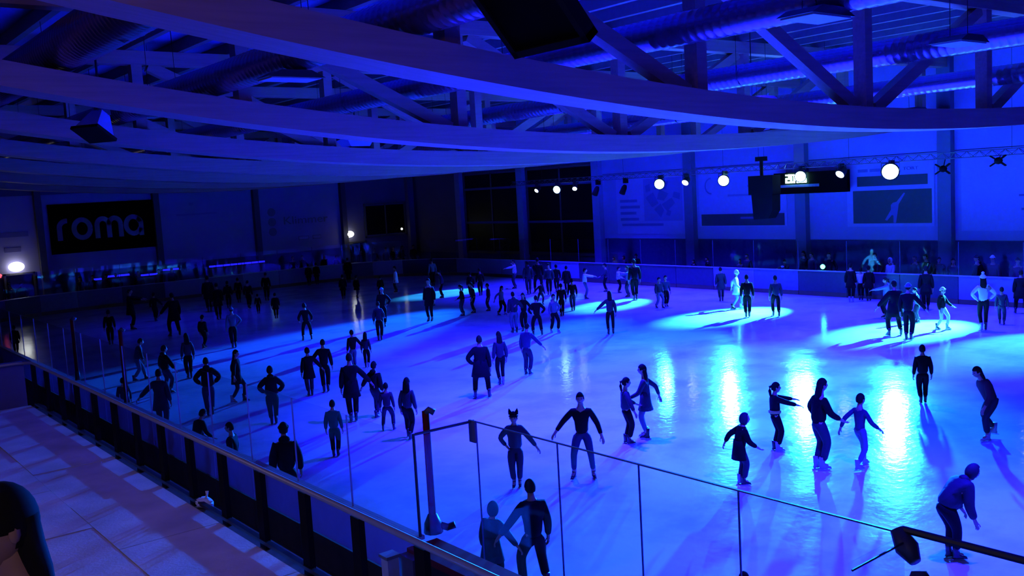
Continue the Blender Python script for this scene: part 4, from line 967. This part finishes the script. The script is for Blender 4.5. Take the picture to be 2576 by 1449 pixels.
(18.75,32.37,-40.0,1.51,dict(legs='narrow',aR='low_fwd',top='vest',ctop='navy',cbot='black',female=True,head='short'),'slim person with pale sleeve standing at shadow band edge'),
(19.43,43.31,-24.0,1.23,dict(legs='narrow',top='coat',ctop='black',cbot='black'),'small child like dark figure standing alone left of man in black'),
(14.38,36.21,-17.0,1.59,dict(legs='narrow',aR='akimbo',top='shirt',ctop='grey_blue',cbot='black',head='beanie',chead='grey_blue'),'person with pale back and cap on left half of ice'),
(10.32,26.03,-132.0,1.51,dict(legs='walk',aL='swing_b',aR='hold',female=True,head='long',top='coat',ctop='black',bottom='leggings',cbot='navy'),'woman in flared black coat striding to the right'),
(9.83,22.58,-24.0,1.46,dict(legs='narrow',aL='akimbo',aR='akimbo',top='puffer',ctop='black',cbot='black',fat=1.3),'broad person in puffy black jacket with hands on hips behind glass'),
(12.08,25.03,-16.0,1.37,dict(legs='narrow',aR='hold',top='coat',ctop='black',cbot='navy'),'left of a couple in black arm in arm, hooded head'),
(12.62,25.11,-32.0,1.53,dict(legs='narrow',aL='hold',top='jacket',ctop='black',cbot='black'),'right and taller of a couple in black arm in arm'),
(14.97,27.64,-8.0,1.28,dict(legs='narrow',aR='hold',top='jacket',ctop='black',cbot='grey_blue'),'person in black with pale trousers behind tall dark man'),
(15.42,27.59,-39.0,1.15,dict(legs='narrow',top='jacket',ctop='navy',cbot='black',female=True,head='long'),'long haired person leaning beside person with pale trousers'),
(11.31,21.12,-28.0,1.71,dict(legs='narrow',aR='hold',top='coat',ctop='black',cbot='black'),'tall slim person in long black coat, left of group by glass'),
(11.96,21.09,-60.0,1.43,dict(legs='walk',aL='hold',aR='down',top='puffer',ctop='black',cbot='navy'),'person in black padded jacket hanging onto tall slim person'),
(11.42,19.62,-40.0,1.16,dict(legs='apart',top='jacket',ctop='purple_dark',cbot='navy'),'skater in purple jacket in middle of group by glass'),
(11.35,18.58,-51.0,1.41,dict(legs='walk',female=True,head='long',top='jacket',ctop='navy',cbot='black',lean=5),'long haired skater at right end of group by glass'),
(9.1,25.0,-20.0,1.55,dict(legs='narrow',aL='akimbo',aR='akimbo',top='puffer',ctop='black',cbot='blue_jeans',fat=1.2),'wide shouldered person in black over blue jeans by left glass'),
(13.57,46.52,-116.0,1.92,dict(legs='narrow',aL='fwd',aR='fwd',top='coat',ctop='black',cbot='black'),'tall dark skater reaching an arm right in the dim left end'),
(15.44,48.89,-38.0,1.44,dict(legs='walk',aR='hold',top='jacket',ctop='black',cbot='black'),'left of two dark skaters holding hands in dim left end'),
(14.09,42.09,1.0,1.92,dict(legs='apart',aL='hold',top='coat',ctop='black',cbot='black',fat=1.2),'right and bulkier of two dark skaters holding hands'),
(11.38,42.18,-15.0,1.46,dict(legs='narrow',top='jacket',ctop='black',cbot='black'),'dark skater near left red pole in the dim left end'),
(8.0,43.58,-10.0,1.15,dict(legs='narrow',top='coat',ctop='black',cbot='black'),'dark person at far left edge behind the corner glass'),
(9.49,32.25,-96.0,1.41,dict(legs='stride',aL='swing_f',aR='hold',lean=16,tip=1,top='jacket',ctop='navy',cbot='grey_blue'),'skater lunging right in navy jacket behind left glass'),
(9.36,29.22,-78.0,1.47,dict(legs='apart',aL='hold',aR='hold',top='puffer',ctop='black',cbot='blue_jeans'),'skater in black padded jacket and jeans beside lunging skater'),
(10.76,31.13,-9.0,1.46,dict(legs='narrow',female=True,head='long',top='jacket',ctop='purple_dark',cbot='black'),'long haired skater in purple jacket behind left glass'),
(13.58,37.31,-60.0,1.32,dict(legs='walk',top='jacket',ctop='black',cbot='black'),'striding dark skater left of person with pale back'),
(7.53,24.07,-32.0,1.59,dict(legs='narrow',aL='out',aR='down',top='coat',ctop='navy',cbot='navy'),'person in long navy coat with arm out, close behind left glass'),
(7.29,26.32,-15.0,1.15,dict(legs='narrow',top='jacket',ctop='navy',cbot='black'),'person close behind left glass, next to a red pole'),
(9.43,18.54,-37.0,1.23,dict(legs='narrow',top='jacket',ctop='navy',cbot='black',fat=1.1),'person in navy close to front glass, left of joint group'),
(18.57,49.72,-20.0,1.92,dict(legs='narrow',top='coat',ctop='black',cbot='black'),'tallest dark figure in the crowd at left end boards'),
(17.63,46.05,-16.0,1.79,dict(legs='narrow',top='coat',ctop='black',cbot='black'),'dark figure in front of tallest one in left end crowd'),
(19.93,50.46,-32.0,1.47,dict(legs='narrow',top='puffer',ctop='black',cbot='black'),'dark figure third from left in left end crowd'),
(21.44,52.67,-12.0,1.41,dict(legs='narrow',top='jacket',ctop='black',cbot='black'),'dark figure fourth from left in left end crowd'),
(20.56,49.21,-38.0,1.52,dict(legs='walk',top='jacket',ctop='black',cbot='black'),'dark figure fifth from left in left end crowd'),
(19.77,46.17,-23.0,1.0,dict(legs='narrow',top='jacket',ctop='black',cbot='black'),'small child at right of left end crowd'),
(22.79,51.88,-34.0,1.61,dict(legs='narrow',top='jacket',ctop='black',cbot='black',lean=6),'dark figure at right end of left end crowd'),
(28.54,58.01,-26.0,1.42,dict(legs='narrow',top='coat',ctop='black',cbot='black'),'left of two small dark figures at left end boards'),
(29.12,58.01,-27.0,1.44,dict(legs='narrow',top='coat',ctop='black',cbot='black'),'right of two small dark figures at left end boards'),
(25.52,47.74,-28.0,1.35,dict(legs='narrow',top='coat',ctop='black',cbot='black'),'dark skater below white door lamp, left one'),
(30.75,56.63,-29.0,1.65,dict(legs='narrow',top='coat',ctop='black',cbot='black',fat=1.2),'dark person at end boards straight left under white door lamp'),
(26.23,47.47,-59.0,1.29,dict(legs='walk',top='coat',ctop='black',bottom='leggings',cbot='grey_blue',female=True),'skater in black skirted coat with pale legs under door lamp'),
(27.13,46.36,-30.0,1.17,dict(legs='narrow',top='coat',ctop='black',cbot='black'),'small dark figure behind person with green lit cap'),
(28.95,47.67,59.0,1.5,dict(legs='narrow',top='coat',ctop='white_cloth',cbot='navy',female=True),'person in long white coat near the far rounded corner'),
(6.95,20.11,-79.0,1.27,dict(head='short',top='jacket',ctop='black',cbot='black',lean=25,aL='low_fwd',aR='low_fwd'),'person leaning on the boards left of the boy, over handrail'),
(6.95,18.04,49.0,1.31,dict(head='short',top='jacket',ctop='black',cbot='black'),'boy in dark jacket looking left, close to front glass'),
(6.95,15.59,-24.0,1.68,dict(head='beanie',chead='black',top='puffer',ctop='black',cbot='black'),'person in dark puffy jacket right of the boy by front glass'),
]
FAR = [(39.0, 30.27, 1.66), (39.0, 30.65, 1.35), (39.0, 32.84, 1.45), (39.0, 33.79, 1.28), (39.0, 38.02, 1.53), (39.0, 38.98, 1.39), (39.0, 39.79, 1.31), (39.0, 28.03, 1.41), (39.0, 26.5, 1.95), (39.0, 26.09, 2.07), (39.0, 25.6, 2.11), (39.0, 20.89, 2.03), (39.0, 19.72, 1.65), (39.0, 19.22, 1.61), (39.0, 19.55, 1.68), (39.0, 18.09, 2.0), (39.0, 18.41, 1.87), (39.0, 17.13, 1.73), (39.0, 22.53, 1.62), (39.0, 21.61, 1.81)]
LEFT = [(15.23, 61.7, 1.97), (15.72, 61.7, 1.83), (16.76, 61.7, 2.26), (14.76, 61.7, 1.78), (18.7, 61.7, 2.5), (19.97, 61.7, 1.96), (20.8, 61.7, 2.19), (29.23, 61.7, 1.96), (29.98, 61.7, 1.9), (31.68, 61.7, 1.75), (32.29, 61.7, 1.55), (34.62, 61.7, 2.22), (35.78, 61.7, 2.04), (36.81, 61.7, 2.13), (37.32, 61.7, 2.0), (38.02, 61.7, 2.1), (38.89, 61.7, 1.88), (11.31, 61.7, 2.13), (11.96, 61.7, 2.3)]
ONX, ONY = 1.0, 3.2
for x,y,rz,h,kw,lab in PEOPLE:
    person('person', lab, (x,y,0), rz, h=h, **kw)
# spectators standing behind the far boards
rs = random.Random(11); TOPS = ['black','navy','black','purple_dark','maroon','navy','grey_blue','black']
ORD = 'first second third fourth fifth sixth seventh eighth ninth tenth eleventh twelfth thirteenth fourteenth fifteenth sixteenth seventeenth eighteenth nineteenth twentieth'.split()
def spectators(spots, base, face, where, grp, special):
    seen = []; rows = []
    for k,(x,y,z) in enumerate(spots):
        while any(abs(x-a) < .62 and abs(y-b) < .62 for a,b in seen):
            if face == 90: y += .3; x += rs.choice([0,.25])
            else: x += .3; y += rs.choice([0,.25])
        seen.append((x,y)); rows.append((x,y,z,k))
    rows.sort(key=lambda r: -math.atan2(r[1],r[0]))          # from left to right as one looks along the stand
    for n,(x,y,z,k) in enumerate(rows):
        h = min(max(z+.03-base,1.25),1.86); extra = special.get(k)
        kw = dict(top=rs.choice(['jacket','puffer','coat']), ctop=rs.choice(TOPS[:5]), cbot='black', head=rs.choice(['short','short','long','beanie']), chead='black', aL=rs.choice(['down','pocket','low_fwd']), aR='down')
        if kw['head'] in ('short','long'): kw['chead'] = 'hair'
        what = {'jacket':'jacket','puffer':'puffy jacket','coat':'coat'}[kw['top']]
        lab = 'spectator in dark %s, %s from the left %s' % (what, ORD[n], where)
        if extra: lab = extra[0]; kw.update(extra[1])
        person('person', lab, (x,y,base), face+rs.uniform(-35,35), h=h, skates=False, group=grp, **kw)
spectators(FAR, -.03, 90, 'behind the far right boards', 'spectators behind the far right boards',
  {18:('spectator in white hooded top glowing behind the far right boards',dict(top='hoodie',ctop='white_cloth',head='hood',chead='white_cloth')),
   15:('spectator with white hat at the far right behind the boards',dict(head='beanie',chead='white_cloth')),
   7:('spectator leaning on far boards left of the small green lamp',dict(aL='fwd',aR='fwd'))})
spectators(LEFT, -.03, 180, 'behind the left end boards', 'spectators behind the left end boards',
  {17:('person in reddish jacket waiting in front of the left dark door',dict(ctop='maroon')),7:('spectator left of the two notices behind end boards',dict(ctop='navy'))})
# onlooker cut by the lower left corner of the picture, standing on the upper tier of the stand
person('person','dark haired onlooker in black jacket cut by the lower left picture corner',(.535,3.2,3.05),100,h=1.74,skates=False,top='jacket',ctop='black',cbot='black',head='long',chead='hair',aL='pocket',aR='pocket',fat=1.1,female=True)
struct(part(MB().bbox(-6,1.0,-14,5.0,WZ-.1,3.05),'floor_tier','concrete',None))
# yellow belt on the girl reaching out
finish_people()
